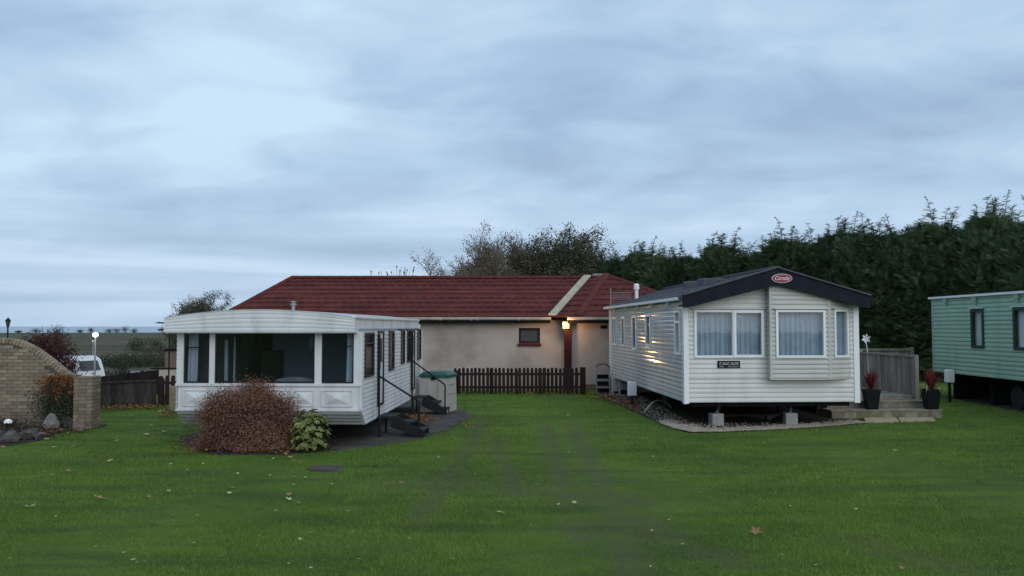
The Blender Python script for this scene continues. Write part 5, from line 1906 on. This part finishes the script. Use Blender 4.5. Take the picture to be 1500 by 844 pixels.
# climber in front of the wall and red shrub behind it
c = P(84, 606, 17.35)
t = thing('climbing_shrub', (c.x, 17.32, 0), 0, 'dark climbing shrub with orange leaf tips against the brick wall', 'shrub')
n = 5200
p = np.stack([rng.normal(0, .155, n), rng.normal(0, .07, n), rng.uniform(0.2, 1.12, n)], 1)
p[:, 0] *= 0.75 + 0.6 * np.sin(np.clip(p[:, 2], 0, 1.1) * 2.6)
p[:, 0] *= rng.uniform(.6, 1.25, n)
up_ = p[:, 2] + rng.normal(0, .16, n) + .12 * np.sin(p[:, 0] * 22) > 0.78
pu = p[up_]; leaf_cloud(pu, np.tile([[0.0, -1, .4]], (len(pu), 1)), 0.055, M['orange_shrub'], 'upper_foliage', t)
pl_ = p[~up_]; leaf_cloud(pl_, np.tile([[0.0, -1, .4]], (len(pl_), 1)), 0.055, M['dark_green_leaf'], 'lower_foliage', t)
m = MB(); twigs(m, (0, 0, 0), 14, .22, 1.05, .012, random.Random(2)); m.build('stems', M['bark'], t, fix=False)


def red_shrub():
    yy = 19.2
    c = P(80, 560, yy)
    t = thing('shrub', (c.x, yy, 0), 0, 'dark red shrub with bare twig ends growing behind the curved wall', 'shrub')
    rnd = random.Random(9)
    pts = []
    for (px, py, rx, ry, k) in ((52, 506, 10, 10, 500), (66, 500, 14, 11, 900), (80, 512, 15, 14, 1000), (92, 525, 14, 14, 900), (100, 540, 11, 12, 600), (72, 530, 18, 22, 900)):
        q = P(px, py, yy); s = yy / F
        pts.append(np.stack([rng.normal(q.x - c.x, rx * s * .6, k), rng.normal(0, .25, k), rng.normal(q.z, ry * s * .6, k)], 1))
    p = np.concatenate(pts)
    leaf_cloud(p, rng.normal(0, 1, p.shape), 0.055, M['red_shrub'], 'foliage', t)
    m = MB()
    for k in range(60):
        px, py = rnd.choice(((60, 500), (70, 492), (80, 500), (92, 515), (102, 530)))
        e = P(px + rnd.uniform(-14, 22), py + rnd.uniform(-16, 14), yy); e = Vector((e.x - c.x, rnd.uniform(-.3, .3), e.z))
        b = Vector((e.x * .3, 0, 0.3))
        m.tube([b, b.lerp(e, .6) + Vector((0, 0, .1)), e], [.012, .008, .004], 4, False)
    m.build('stems', M['bark'], t, fix=False)


red_shrub()
m = MB(); rnd_ = random.Random(4)
twigs(m, (0, 0, 0), 9, .16, .45, .006, rnd_)
c = G(26, 622)
t = thing('bare_twiggy_plant', (c.x, c.y + .1, 0), 0, 'small bare twiggy plant in front of the brick wall', 'plant'); m.build('stems', M['bark'], t, fix=False)
lit = []
for (px, py, wx, wy, n_) in ((10, 612, 26, 5, 500), (60, 612, 24, 4, 700), (30, 640, 26, 4, 450), (100, 628, 14, 4, 250), (0, 630, 20, 6, 400)):
    for _ in range(n_):
        g = G(px + random.gauss(0, wx), py + random.gauss(0, wy)); lit.append((g.x, min(g.y, 17.5), .02 + abs(random.gauss(0, .09))))
o = leaf_cloud(np.array(lit), np.tile([[0, -.3, 1.0]], (len(lit), 1)), 0.06, M['dead_growth'], 'dead_undergrowth', jitter=1.0)
tag(o, 'dark withered undergrowth between the rockery stones', 'undergrowth', kind='stuff')
p = np.stack([rng.normal(0, .10, 900), rng.normal(0, .10, 900), rng.uniform(0.02, .10, 900)], 1)
c = G(34, 633); t = thing('rockery_plant', (c.x, c.y, 0.02), 0, 'low dark green cushion plant beside the white lump', 'plant')
leaf_cloud(p, np.tile([[0, -.3, 1.0]], (900, 1)), 0.035, M['dark_green_leaf'], 'foliage', t)


# ------------------------------------------------------------------ conifers of the hedge
def spray_mesh(H, seed, name='crown'):
    r = np.random.default_rng(seed)
    ns = 7500
    z = H * (0.02 + 0.92 * r.random(ns) ** 0.9)
    a = r.uniform(0, 2 * np.pi, ns)
    t = z / H
    rad = 1.25 * np.clip((1.03 - t) / 0.20, 0.14, 1) ** 0.6
    rad = rad * (1 + 0.20 * np.sin(a * 3 + z * 1.7 + seed) + 0.15 * np.sin(a * 5 - z * 2.9 + 2 * seed) + 0.1 * np.sin(z * 6 + a))
    k = r.random(ns) ** 0.6
    c = np.stack([np.cos(a) * rad * k * .85, np.sin(a) * rad * k * .85, z], 1)
    el = 0.25 + 0.75 * t + r.normal(0, .28, ns)
    a2 = a + r.normal(0, .45, ns)
    d = np.stack([np.cos(a2) * np.cos(el), np.sin(a2) * np.cos(el), np.sin(el)], 1)
    L = r.uniform(.26, .55, ns) * (1 - .25 * t)
    # leaders: curved shoots above the crown
    leaders = []
    bx, by = r.normal(0, .12), r.normal(0, .12)
    for q in range(11):
        h0 = H * r.uniform(.84, .93); aa = r.uniform(0, 6.28); r0 = r.uniform(.0, .85)
        top = H * (1.15 if q == 0 else r.uniform(.98, 1.11))
        lean = r.uniform(.10, .38) * (1 if r.random() < .75 else -1)
        b0 = np.array([np.cos(aa) * r0, np.sin(aa) * r0, h0])
        pts = [b0 + np.array([lean * s ** 2.2, by * s, (top - h0) * (s if s < .8 else .8 + (s - .8) * .6)]) for s in np.linspace(0, 1, 8)]
        leaders.append(pts)
        for s in range(1, 8):
            for w in range(7):
                c = np.concatenate([c, [pts[s] - (pts[s] - pts[s - 1]) * r.random()]])
                aw = r.uniform(0, 6.28); e = r.uniform(-.05, .75)
                d = np.concatenate([d, [[np.cos(aw) * np.cos(e), np.sin(aw) * np.cos(e), np.sin(e)]]])
                L = np.concatenate([L, [(.52 - .055 * s) * r.uniform(.5, 1.2)]])
    ns = len(c)
    side = np.cross(d, np.array([0, 0, 1.0])); side /= np.linalg.norm(side, axis=1)[:, None] + 1e-9
    nrm = np.cross(side, d)
    roll = r.normal(0, .5, ns)[:, None]
    sd = side * np.cos(roll) + nrm * np.sin(roll)
    nl = 8
    V = []
    for i in range(nl):
        s = (i + 1) / nl
        droop = np.array([[0, 0, -1.0]]) * (s ** 2 * .22) * L[:, None]
        base = c + d * (L * s * .9)[:, None] + droop
        sg = 1 if i % 2 else -1
        ll = (L * (0.46 - .30 * s))[:, None] * r.uniform(.7, 1.2, (ns, 1))
        tip = base + sd * sg * ll + d * ll * .9 - np.array([[0, 0, .25]]) * ll
        wv = d * (0.020 * np.minimum(1, L / .30) ** 1.0)[:, None]
        V.append(np.stack([base - wv, base + wv, tip], 1))
    tip = c + d * L[:, None] * 1.12 + np.array([[0, 0, -1.0]]) * .26 * L[:, None]
    w = sd * 0.012
    V.append(np.stack([c - w, c + w, tip], 1))
    V = np.stack(V, 1)                      # ns, nl+1, 3, 3
    v = V.reshape(-1, 3)
    f = np.arange(len(v)).reshape(-1, 3)
    me = big_mesh(name, v, f, M['conifer'])
    tm = MB(); tm.tube([(0, 0, 0), (0.02, 0, H * .5), (0, 0, H * .93)], [.13, .09, .02], 7)
    for pts in leaders: tm.tube([tuple(q) for q in pts], [.018, .016, .014, .012, .010, .009, .008, .006], 4, False)
    tme = tm.mesh('trunk', M['bark'])
    return me, tme


HH = 6.25
CON = [spray_mesh(HH, 21 + i * 3) for i in range(5)]
line = [(27.5, 17.0), (18.9, 30.0), (12.4, 39.5), (6.3, 48.5), (0.8, 57.5)]
acc = []
for (x0, y0), (x1, y1) in zip(line[:-1], line[1:]):
    L_s = math.hypot(x1 - x0, y1 - y0); n = int(L_s / 1.25)
    for k in range(n):
        f = k / n
        acc.append((x0 + (x1 - x0) * f, y0 + (y1 - y0) * f))
protos = []
for i, (x, y) in enumerate(acc):
    me, tme = CON[i % 5]
    x += random.uniform(-.35, .35); y += random.uniform(-.35, .35)
    px = 750 + F * x / y
    if px > 1500: where = 'tall dark conifer of the hedge at the outer end behind the green caravan'
    elif px > 1300: where = 'tall dark green conifer of the hedge behind the green caravan'
    elif px > 950: where = 'dark green conifer of the hedge behind the cream caravan'
    else: where = 'dark green conifer of the hedge behind the red roofed building'
    if i < 5:
        t = thing('conifer_tree', (0, 0, 0), 0, where, 'conifer', 'conifers of the tall hedge')
        link('crown', me, t); link('trunk', tme, t)
        protos.append(t)
    else:
        t = copy_tree(protos[i % 5])
        t['label'] = where
    s = random.uniform(.93, 1.05) * (1.05 if y < 33 else 1.0)
    t.location = (x, y, -0.02); t.scale = (random.uniform(.95, 1.2), random.uniform(.95, 1.2), s)
    t.rotation_euler = (0, 0, random.uniform(-.6, .6) + (math.pi if random.random() < .3 else 0))


# ------------------------------------------------------------------ deciduous trees
def tree(name, loc, H, spread, label, seed, leaf=None, nleaf=0, lsize=0.12, bark='bark', stems=1, levels=3, lean=0.0, group=None, cat='tree', kids=(6, 6, 6), upw=0.55, base=0.28, r0=None, twig_r=0.007):
    rnd = random.Random(seed)
    t = thing(name, loc, 0, label, cat, group)
    m = MB(); tips = []
    r0 = r0 or H * 0.022

    def grow(p, d, ln, r, lev):
        pts = [p]; q = p.copy(); dd = d.copy(); n = 4 if lev < 2 else 3
        for i in range(n):
            dd = (dd + Vector((rnd.gauss(0, .13), rnd.gauss(0, .13), rnd.gauss(0, .10) + .05 * upw))).normalized()
            q = q + dd * ln / n; pts.append(q)
        rs = [r * (1 - .6 * i / n) for i in range(n + 1)]
        m.tube(pts, rs, 6 if lev == 0 else (4 if lev == 1 else 3), False)
        if lev >= levels:
            tips.extend(pts[1:]); return
        kk = kids[lev]
        for i in range(kk):
            s = (base if lev == 0 else .2) + (1 - (base if lev == 0 else .2)) * (i + rnd.random() * .8) / kk
            s = min(.99, s); j = min(n - 1, int(s * n)); b = pts[j].lerp(pts[j + 1], s * n - j)
            az = rnd.uniform(0, 6.283) + i * 2.4
            ax = Vector((math.cos(az), math.sin(az), 0))
            nd = (dd * rnd.uniform(.35, .7) + ax * spread * rnd.uniform(.6, 1.1) + Vector((0, 0, upw * rnd.uniform(.5, 1.1)))).normalized()
            grow(b, nd, ln * rnd.uniform(.42, .62) * (1.1 - .35 * s), max(twig_r * .6, r * .5 * (1 - .4 * s)), lev + 1)
    for s in range(stems):
        a = rnd.uniform(0, 6.283); k = 0 if stems == 1 else .28
        grow(Vector((math.cos(a) * k, math.sin(a) * k, 0)), Vector((math.cos(a) * k * .6 + lean, math.sin(a) * k * .6, 1)).normalized(), H * .78, r0, 0)
    m.build('trunk', M[bark], t, fix=False)
    if nleaf:
        tp = np.array([tuple(q) for q in tips]); p = tp[rng.integers(0, len(tp), nleaf)] + rng.normal(0, lsize * 1.3, (nleaf, 3))
        leaf_cloud(p, rng.normal(0, 1, p.shape), lsize, leaf, 'crown', t)
    return t


def at(px, D): return ((px - 750) / F * D, D, tz((px - 750) / F * D, D))


D = 50
tree('deciduous_tree', at(830, D), 7.2, .66, 'tall dense olive-leaved tree behind the red roof, left of the hedge', 31, M['olive'], 34000, .13, stems=5, kids=(8, 6, 5))
tree('deciduous_tree', at(783, D + 1), 6.6, .66, 'olive-leaved tree between the bare pale tree and the tallest tree', 32, M['olive'], 20000, .13, stems=4, kids=(8, 6, 5))
tree('deciduous_tree', at(872, D + 2), 6.3, .60, 'thin olive-leaved tree merging into the start of the conifer hedge', 38, M['olive'], 11000, .12, stems=3, kids=(8, 6, 5))
tree('bare_tree', at(722, D), 7.2, .8, 'nearly bare pale tree behind the middle of the red roof', 33, M['dun'], 24000, .10, 'bark_pale', 6, kids=(8, 7, 7), base=.15, twig_r=.018)
tree('bare_tree', at(690, D + 2), 6.3, .95, 'low spreading bare tree, farthest from the hedge behind the roof', 34, M['dun'], 24000, .10, 'bark_pale', 7, kids=(8, 7, 7), base=.12, twig_r=.018)
tree('bare_tree', at(318, 74), 6.9, .75, 'taller bushy bare tree behind the white caravan roof', 35, M['olive'], 15000, .12, 'bark', 4, kids=(8, 6, 6))
tree('bare_tree', at(275, 74), 6.1, .8, 'lower bushy bare tree peeping over the end of the white caravan', 36, M['olive'], 13000, .12, 'bark', 4, kids=(8, 6, 6))
tree('bare_tree', at(345, 78), 6.0, .7, 'bare tree partly hidden by the slope of the red roof', 39, M['olive'], 3500, .13, 'bark', 2, kids=(7, 6, 6))
tree('bare_tree', at(90, 130), 4.4, .85, 'small bare wide tree standing alone beyond the red shrub', 37, None, 0, .2, 'bark', 3, kids=(8, 6, 6), twig_r=.02)
# seed-head stalks behind the roof ridge
t = thing('tall_stalk_plant', at(575, 42), 0, 'sparse stalks with seed heads just above the roof ridge', 'plant')
m = MB(); hd = MB(); rnd_ = random.Random(12)
for k in range(26):
    q = P(min(606, max(543, rnd_.gauss(582, 18))), rnd_.uniform(391, 405), 42)
    e = Vector((q.x - t.location.x, rnd_.uniform(-.3, .3), q.z - t.location.z)); b = Vector((e.x * .25, 0, 0))
    m.tube([b, b.lerp(e, .6) + Vector((rnd_.uniform(-.1, .1), 0, 0)), e], [.018, .012, .008], 4, False)
    if k % 2: continue
    hd = MB(); hd.lathe([(0.01, -.05), (.032, -.01), (.028, .03), (.005, .06)], 6, tuple(e)); hd.build('seed_head', M['bark'], t)
m.build('stems', M['bark'], t, fix=False)

# hedgerow trees on the skyline, far off
SKY_L = ['lone dark tree on the skyline above the curved brick wall', 'small skyline tree just right of the bare wide tree', 'skyline tree directly behind the lit lamp post head', 'first dark skyline tree right of the lit lamp', 'middle tree of the skyline clump right of the lamp', 'tallest tree of the skyline clump right of the lamp', 'last small skyline tree before the white caravan', 'smallest skyline tree next to the garden lantern']
for i, (px, h, w) in enumerate(((53, 2.2, 3.4), (118, 1.6, 2.2), (134, 2.6, 2.2), (161, 2.0, 3.0), (172, 2.3, 3.0), (184, 3.3, 2.8), (197, 2.0, 2.4), (28, 1.2, 2.2))):
    D = 296; h *= .72
    x, y, z = at(px, D)
    t = thing('hedgerow_tree', (x, y, z - .1), 0, SKY_L[i], 'tree', 'trees along the far skyline')
    m = MB(); m.tube([(0, 0, 0), (0, 0, h * .6)], [.16, .08], 5); m.build('trunk', M['bark'], t)
    k = 420
    p = np.stack([rng.normal(0, w * .24, k), rng.normal(0, w * .24, k), np.clip(rng.normal(h * .5, h * .25, k), .05, h)], 1)
    leaf_cloud(p, rng.normal(0, 1, p.shape), .26, M['dark_green_leaf'], 'crown', t)


# ------------------------------------------------------------------ things beyond the left fence
def touring_caravan():
    D = 57
    x = (104 - 750) / F * D
    z0 = tz(x, D)
    t = thing('touring_caravan', (x, D, z0), R(-24), 'white touring caravan parked beyond the board fence', 'caravan')
    # local x = length (front towards +x), y = width
    prof = [(-2.4, .45), (-2.5, 1.2), (-2.42, 2.0), (-2.25, 2.35), (-1.95, 2.52), (1.0, 2.56), (1.4, 2.5), (1.66, 2.36), (1.80, 2.23), (2.12, 1.51), (2.26, 1.1), (2.3, .85), (2.15, .45)]
    m = MB(); m.prism(prof, lambda a, b: (a, -1.05, b), lambda a, b: (a, 1.05, b)); m.build('body', M['white'], t)
    side = Plane((0, -1.05, 0), (1, 0, 0), (0, -1, 0))
    for (a, b) in ((-1.5, -.3), (.72, 1.55)):
        m = MB(); side.box(m, a, b, 0.002, 0.03, 1.35, 1.92); m.build('window', M['dark_pane'], t)
    m = MB()
    d = Vector((0.45, 0, -1.0)).normalized(); n = Vector((1.0, 0, .45)).normalized()
    o_ = Vector((1.80, 0, 2.23)) + n * .006
    q = [o_ + Vector((0, -.72, 0)), o_ + Vector((0, .72, 0)), o_ + d * .72 + Vector((0, .78, 0)), o_ + d * .72 + Vector((0, -.78, 0))]
    m.add(q + [p + n * .03 for p in q], [(3, 2, 1, 0), (4, 5, 6, 7), (0, 1, 5, 4), (1, 2, 6, 5), (2, 3, 7, 6), (3, 0, 4, 7)])
    m.build('front_window', M['dark_pane'], t)
    for s in (-1, 1):
        m = MB(); m.prism([(.32 * math.cos(k * math.pi / 8), .32 * math.sin(k * math.pi / 8)) for k in range(16)],
                          lambda a, c: (-.2 + a, s * 1.06, .33 + c), lambda a, c: (-.2 + a, s * .88, .33 + c)); m.build('wheel', M['rubber'], t)
    m = MB(); m.bar((2.1, -.4, .45), (3.1, 0, .45), .06); m.bar((2.1, .4, .45), (3.1, 0, .45), .06); m.build('drawbar', M['grey_metal'], t)
    m = MB(); m.cbox(2.35, 2.85, -.45, .45, .5, .95, .05); m.build('gas_locker', M['white'], t)


touring_caravan()


def lamp_post(px, ytop, D, lit, label):
    q = P(px, ytop, D); z0 = tz(q.x, D)
    t = thing('lamp_post', (q.x, D, z0), 0, label, 'lamp post')
    h = q.z - z0
    m = MB(); m.tube([(0, 0, 0), (0, 0, h)], [.05, .035], 8); m.build('pole', M['grey_metal'], t)
    m = MB(); m.cbox(-.06, .06, .02, .12, h + .02, h + .10, .02); m.build('lamp_hood', M['grey_metal'], t)
    m = MB(); m.lathe([(.03, -.08), (.09, -.05), (.12, .015), (.095, .07), (.03, .095)], 14, (0, -.02, h)) if lit else m.lathe([(.03, 0), (.08, .02), (.08, .10), (.04, .13)], 10, (0, 0, h - .01))
    m.build('lamp_head', M['post_glow'] if lit else M['white_box'], t)
    if lit:
        l = bpy.data.lights.new('lamp_post_light', 'POINT'); l.energy = 25; l.color = (1, .93, .78); l.shadow_soft_size = .12
        lo = bpy.data.objects.new('lamp_post_light', l); COL.objects.link(lo); lo.parent = t; lo.location = (0, -.6, h + .15)


M['post_glow'] = mat('bright_lamp_head', (.9, .9, .8), .4, .02, emit=((1, .95, .82), 9.0))
lamp_post(140, 491, 36, True, 'lit lamp post shining above the white touring caravan')
lamp_post(136.5, 501, 60, False, 'unlit slim lamp post just behind the lit lamp post')
q = P(11.5, 480, 27); z0 = tz(q.x, 27)
t = thing('garden_lantern', (q.x, 27, z0), 0, 'old style glass lantern on a post rising above the brick wall', 'lantern'); h = q.z - z0
m = MB(); m.tube([(0, 0, 0), (0, 0, h)], [.04, .025], 8); m.build('post', M['black_steel'], t)
m = MB(); m.lathe([(.02, 0), (.05, .02), (.04, .03)], 6, (0, 0, h)); m.build('lantern_base', M['black_steel'], t)
m = MB(); m.lathe([(.10, .22), (.07, .27), (.02, .31), (.01, .34)], 6, (0, 0, h)); m.build('lantern_cap', M['black_steel'], t)
m = MB(); m.lathe([(.045, .03), (.09, .22)], 6, (0, 0, h)); m.build('lantern_glass', M['frost'] if 'frost' in M else M['dark_pane'], t)

# hard standing, scrub, outbuilding, low wall
def draped(name, px0, px1, D0, D1, m_, lift=.03):
    m = MB()
    def fn(s, tt):
        D = D0 + (D1 - D0) * tt; x = ((px0 + (px1 - px0) * s) - 750) / F * D
        return (x, D, tz(x, D) + lift)
    m.sheet(fn, 24, 12); tag(m.build(name, m_, fix=False), kind='structure')


draped('road', 120, 250, 70, 84, M['road'])
for i, (px, D, w, h, lab, mm) in enumerate(((168, 63, 1.5, 1.3, 'dark low scrub bush beside the white touring caravan', 'dark_green_leaf'),
                                        (190, 61, 1.7, .9, 'low olive scrub bush behind the board fence', 'olive'),
                                        (205, 92, 3.4, 1.2, 'dark hedge bush on the far side of the hard standing', 'dark_green_leaf'),
                                        (236, 96, 2.6, 2.0, 'leafy olive bush near the brown outbuilding', 'olive'),
                                        (178, 96, 3.4, 1.0, 'wide dark hedge bush in front of the brown field', 'dark_green_leaf'),
                                        (215, 140, 3.6, 2.2, 'dark tall bush on the lower field slope', 'dark_green_leaf'))):
    x, y, z = at(px, D)
    dome_bush((x, y, z), w, h, 2200, .22, M[mm], 'scrub_bush', lab, 'bush', 60 + i, nc=40, low=.1)
t = thing('outbuilding', at(250, 62), 0, 'brown brick outbuilding beside the white caravan, beyond the fences', 'building')
m = MB(); m.box(-.35, 3.4, 0, 3, 0, 2.75); m.build('wall', M['rust_brick'], t)
m = MB(); m.prism([(-.45, 2.75), (3.5, 2.75), (3.4, 2.9), (-.35, 2.9)], lambda a, b: (a, -.12, b), lambda a, b: (a, 3.1, b)); m.build('roof', M['chassis'], t)
x, y, z = at(236, 39); t = thing('low_wall', (x, y, z), 0, 'low pinkish wall with dark coping behind the picket fence', 'wall')
hz = P(236, 541, 39).z - z
m = MB(); m.box(-.15, 2.6, 0, .22, 0, hz); m.build('wall_body', M['render'], t)
m = MB(); m.box(-.42, 2.65, -.04, .26, hz, hz + .06); m.build('coping', M['chassis'], t)
q = P(257, 600, 20.9); m = MB(); m.cbox(-.17, .17, 0, .34, 0, .62, .01); o = m.build('stone_gatepost', M['brick'], None, loc=(q.x, 20.9, 0)); tag(o, 'short buff stone post tucked behind the corner of the white caravan', 'post')
# aerials
q = P(240, 478, 22.5); t = thing('tv_aerial', (q.x, 22.6, 0), 0, 'dark television aerial sticking out beyond the white caravan roof', 'aerial')
m = MB(); m.tube([(.12, 0, 0), (.12, 0, 2.45)], .02, 6); m.build('mast', M['black_steel'], t)
zc = q.z
m = MB(); m.tube([(-.22, 0, zc + .10), (.3, 0, zc + .06)], .022, 5); m.tube([(-.20, 0, zc - .10), (.3, 0, zc - .07)], .022, 5)
for k in range(5): m.tube([(-.18 + .09 * k, -.25, zc + .09 - .006 * k), (-.18 + .09 * k, .25, zc + .09 - .006 * k)], .009, 4)
m.build('elements', M['black_steel'], t)
q = P(911, 425, 25.2); t = thing('tv_aerial', (q.x, 25.2, 2.9), .2, 'thin grey television aerial above the rear of the cream caravan roof', 'aerial')
m = MB(); m.tube([(-.36, 0, -.15), (-.36, 0, .42)], .012, 5); m.build('mast', M['grey_metal'], t)
m = MB()
for zz in (.06, .13, .20, .27): m.tube([(-.36, 0, zz), (.32, .05, zz + .02)], .006, 4)
for k in range(9): m.tube([(-.28 + .07 * k, -.02, .05), (-.28 + .07 * k, .02, .30)], .004, 4)
m.build('elements', M['grey_metal'], t)


# ------------------------------------------------------------------ things at the rear of the cream caravan
def stool():
    c = G(884, 577)
    t = thing('step_ladder', (c.x, c.y, 0.0), 0.0, 'grey folding step ladder against the rear corner of the cream caravan', 'step ladder')
    hw = 0.21
    for s in (-1, 1):
        m = MB(); m.tube([(s * hw, 0, 0), (s * hw, .12, .82)], .016, 6); m.build('leg', M['grey_metal'], t)
        m = MB(); m.tube([(s * hw * .9, .5, 0), (s * hw * .9, .14, .75)], .013, 6); m.build('leg', M['grey_metal'], t)
    m = MB(); m.tube([(-hw, .12, .82)] + [(-hw * math.cos(a), .12, .82 + .12 * math.sin(a)) for a in (.4, .8, 1.2, 1.57, 1.95, 2.35, 2.75)] + [(hw, .12, .82)], .017, 6); m.build('handle_hoop', M['black_steel'], t)
    for zz in (.18, .40, .61):
        m = MB(); m.box(-hw + .012, hw - .012, -.06 + zz * .14, .16 + zz * .14, zz, zz + .03); m.build('tread', M['grey_metal'], t)
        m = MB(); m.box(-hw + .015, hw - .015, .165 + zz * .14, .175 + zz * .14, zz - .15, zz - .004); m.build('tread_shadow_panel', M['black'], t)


stool()
c = P(903, 575, 27.35); m = MB(); m.cbox(-.30, .30, 0, .35, 0, .52, .02)
t = thing('gas_locker', (c.x, 26.0, 0), RC_ROT, 'pale grey locker under the rear of the cream caravan', 'locker'); m.build('body', M['plastic_grey'], t)
m = MB(); m.box(-.27, .27, -.012, -.001, .04, .10); m.build('base_strip', M['black'], t)
c = P(916, 577, 25.5); m = MB()
t = thing('crate', (c.x, 25.5, 0), RC_ROT, 'dark grey crate between the pale locker and the white electric box', 'crate')
m.cbox(-.17, .17, 0, .3, 0, .42, .015); m.build('body', M['grey_metal'], t)
m = MB(); m.box(-.15, .15, -.01, -.001, .05, .18); m.build('slot', M['black'], t)

# drain cover
t = thing('drain_cover', (0, 0, 0), 0, 'dark flat drain cover let into the lawn', 'drain cover')
ctr = sum((Vector(p) for p in DRAIN), Vector()) / len(DRAIN); t.location = (ctr.x, ctr.y, 0)
m = MB(); m.prism([(p.x - ctr.x, p.y - ctr.y) for p in DRAIN], lambda x, y: (x, y, .012), lambda x, y: (x, y, -.03)); m.build('surround', M['tarmac'], t)
m = MB(); m.box(-.17, .19, -.20, .19, .0125, .019); m.build('lid', M['tarmac'], t)


# ------------------------------------------------------------------ fallen leaves
def leaf_mesh(name, m_, seed, lobes=5):
    r = random.Random(seed); m = MB()
    pts = []
    n = lobes * 2
    for k in range(n):
        a = -math.pi * .5 + math.pi * 2 * (k + .5) / n
        rr = (1.0 if k % 2 else .48) * r.uniform(.8, 1.12)
        pts.append(Vector((math.cos(a) * rr, math.sin(a) * rr, (.22 if k % 2 else .02) * r.uniform(.2, 1.6))))
    m.add([Vector((0, 0, .05))] + pts, [(0, 1 + k, 1 + (k + 1) % n) for k in range(n)])
    m.add([Vector((0, -.4, .05)), Vector((.03, -.4, .05)), Vector((.05, -1.25, .02))], [(0, 1, 2)])
    return m.mesh(name, m_)


LY = [leaf_mesh('fallen_leaf', M['leaf_yellow'], i) for i in range(4)]
LB = [leaf_mesh('fallen_leaf', M['leaf_brown'], 10 + i) for i in range(4)]


def leaf(px, py, s, brown, label=None, group=None):
    g = G(px, py)
    o = link('fallen_leaf', random.choice(LB if brown else LY), None, (g.x, g.y, .028))
    k = s * g.y / F * .58
    o.scale = (k, k, k * .8)
    o.rotation_euler = (random.uniform(-.35, .35), random.uniform(-.35, .35), random.uniform(0, 6.28))
    grp = group or ('brown leaves fallen on the lawn' if brown else 'yellow leaves fallen on the lawn')
    tag(o, label or ('small brown leaf fallen on the lawn' if brown else 'small pale yellow leaf fallen on the lawn'), 'leaf', grp)


leaf(1107, 782, 20, True, 'large curled brown leaf on the lawn in front of the cream caravan')
leaf(145, 732, 20, True, 'large brown leaf on the lawn below the rockery')
for (px, py, s, b) in ((88, 724, 9, 0), (225, 769, 14, 0), (423, 734, 11, 0), (423, 727, 10, 1), (49, 744, 10, 0), (195, 824, 9, 0), (455, 783, 10, 1), (338, 717, 12, 1), (336, 725, 8, 0),
                       (136, 660, 12, 0), (161, 677, 9, 0), (64, 710, 8, 0), (75, 698, 7, 0), (247, 722, 7, 0), (272, 698, 7, 0), (250, 682, 6, 0), (195, 722, 8, 0), (100, 692, 10, 1), (126, 752, 6, 0),
                       (398, 671, 8, 0), (425, 672, 9, 0), (370, 690, 7, 0), (348, 688, 6, 0), (434, 702, 6, 0), (484, 709, 7, 0), (500, 692, 10, 1), (548, 686, 12, 1), (588, 710, 9, 1), (627, 727, 5, 0),
                       (642, 672, 6, 0), (731, 753, 9, 0), (761, 740, 8, 0), (818, 742, 6, 0), (841, 739, 9, 0), (696, 697, 5, 0), (663, 823, 12, 1), (526, 823, 6, 0), (599, 792, 6, 0), (455, 836, 6, 0),
                       (1118, 651, 8, 0), (1312, 662, 7, 0), (1433, 707, 11, 0), (1255, 792, 10, 1), (1211, 704, 6, 0), (1321, 836, 11, 1), (1254, 749, 5, 0), (968, 701, 6, 0), (957, 671, 5, 0), (1195, 832, 6, 0),
                       (815, 586, 6, 0), (895, 616, 7, 0), (888, 612, 6, 0), (832, 610, 5, 0), (923, 630, 6, 0), (1398, 592, 6, 0), (640, 755, 6, 0), (170, 648, 8, 0), (178, 632, 7, 0), (215, 638, 9, 0), (230, 630, 8, 1),
                       (240, 634, 7, 0), (243, 611, 10, 1), (235, 604, 8, 0), (222, 625, 6, 0), (113, 641, 7, 0), (123, 646, 7, 0), (68, 645, 8, 0), (22, 661, 8, 0), (92, 640, 7, 1)):
    leaf(px, py, s, bool(b))
rl = random.Random(77)
for k in range(60):
    px = rl.uniform(0, 560); py = rl.uniform(640, 830)
    g = G(px, py)
    if any(bool(inside(np.array([g.x]), np.array([g.y]), pl)[0]) for pl in KEEP_OFF): continue
    leaf(px, py, rl.uniform(3.5, 7), rl.random() < .3)
for k in range(22):
    leaf(rl.uniform(560, 1480), rl.uniform(650, 835), rl.uniform(3.5, 6), rl.random() < .3) if False else leaf(rl.uniform(560, 1200), rl.uniform(660, 835), rl.uniform(3.5, 6), rl.random() < .3)


def litter(name, label, spots, size=.07):
    P_ = []
    for (px, py, wx, wy, n) in spots:
        for _ in range(n):
            g = G(px + rl.gauss(0, wx), py + rl.gauss(0, wy)); P_.append((g.x, g.y, .03 + rl.uniform(0, .05)))
    p = np.array(P_)
    o = leaf_cloud(p, np.tile([[0, 0, 1.0]], (len(p), 1)), size, M['leaf_litter'], name, jitter=.35, aspect=.7)
    tag(o, label, 'leaves', kind='stuff')


litter('leaf_litter', 'drift of rusty leaves along the foot of the board fence', [(150, 600, 16, 2.0, 220), (185, 598, 16, 2.0, 260), (215, 597, 12, 2.5, 200), (245, 606, 7, 5, 120)])
litter('leaf_litter', 'heap of orange leaves under the white caravan steps', [(612, 617, 12, 4, 340)])
litter('leaf_litter', 'strip of brown leaves along the cream caravan gravel edge', [(890, 585, 14, 2.5, 260), (915, 592, 10, 3.0, 240), (930, 600, 6, 3, 90), (800, 578, 40, 1.5, 120)])
litter('leaf_litter', 'scatter of fallen leaves around the rockery edge and brown shrub', [(75, 636, 14, 3, 70), (300, 660, 25, 3, 40), (400, 665, 30, 2, 40), (685, 620, 6, 7, 25), (270, 650, 12, 4, 25)])
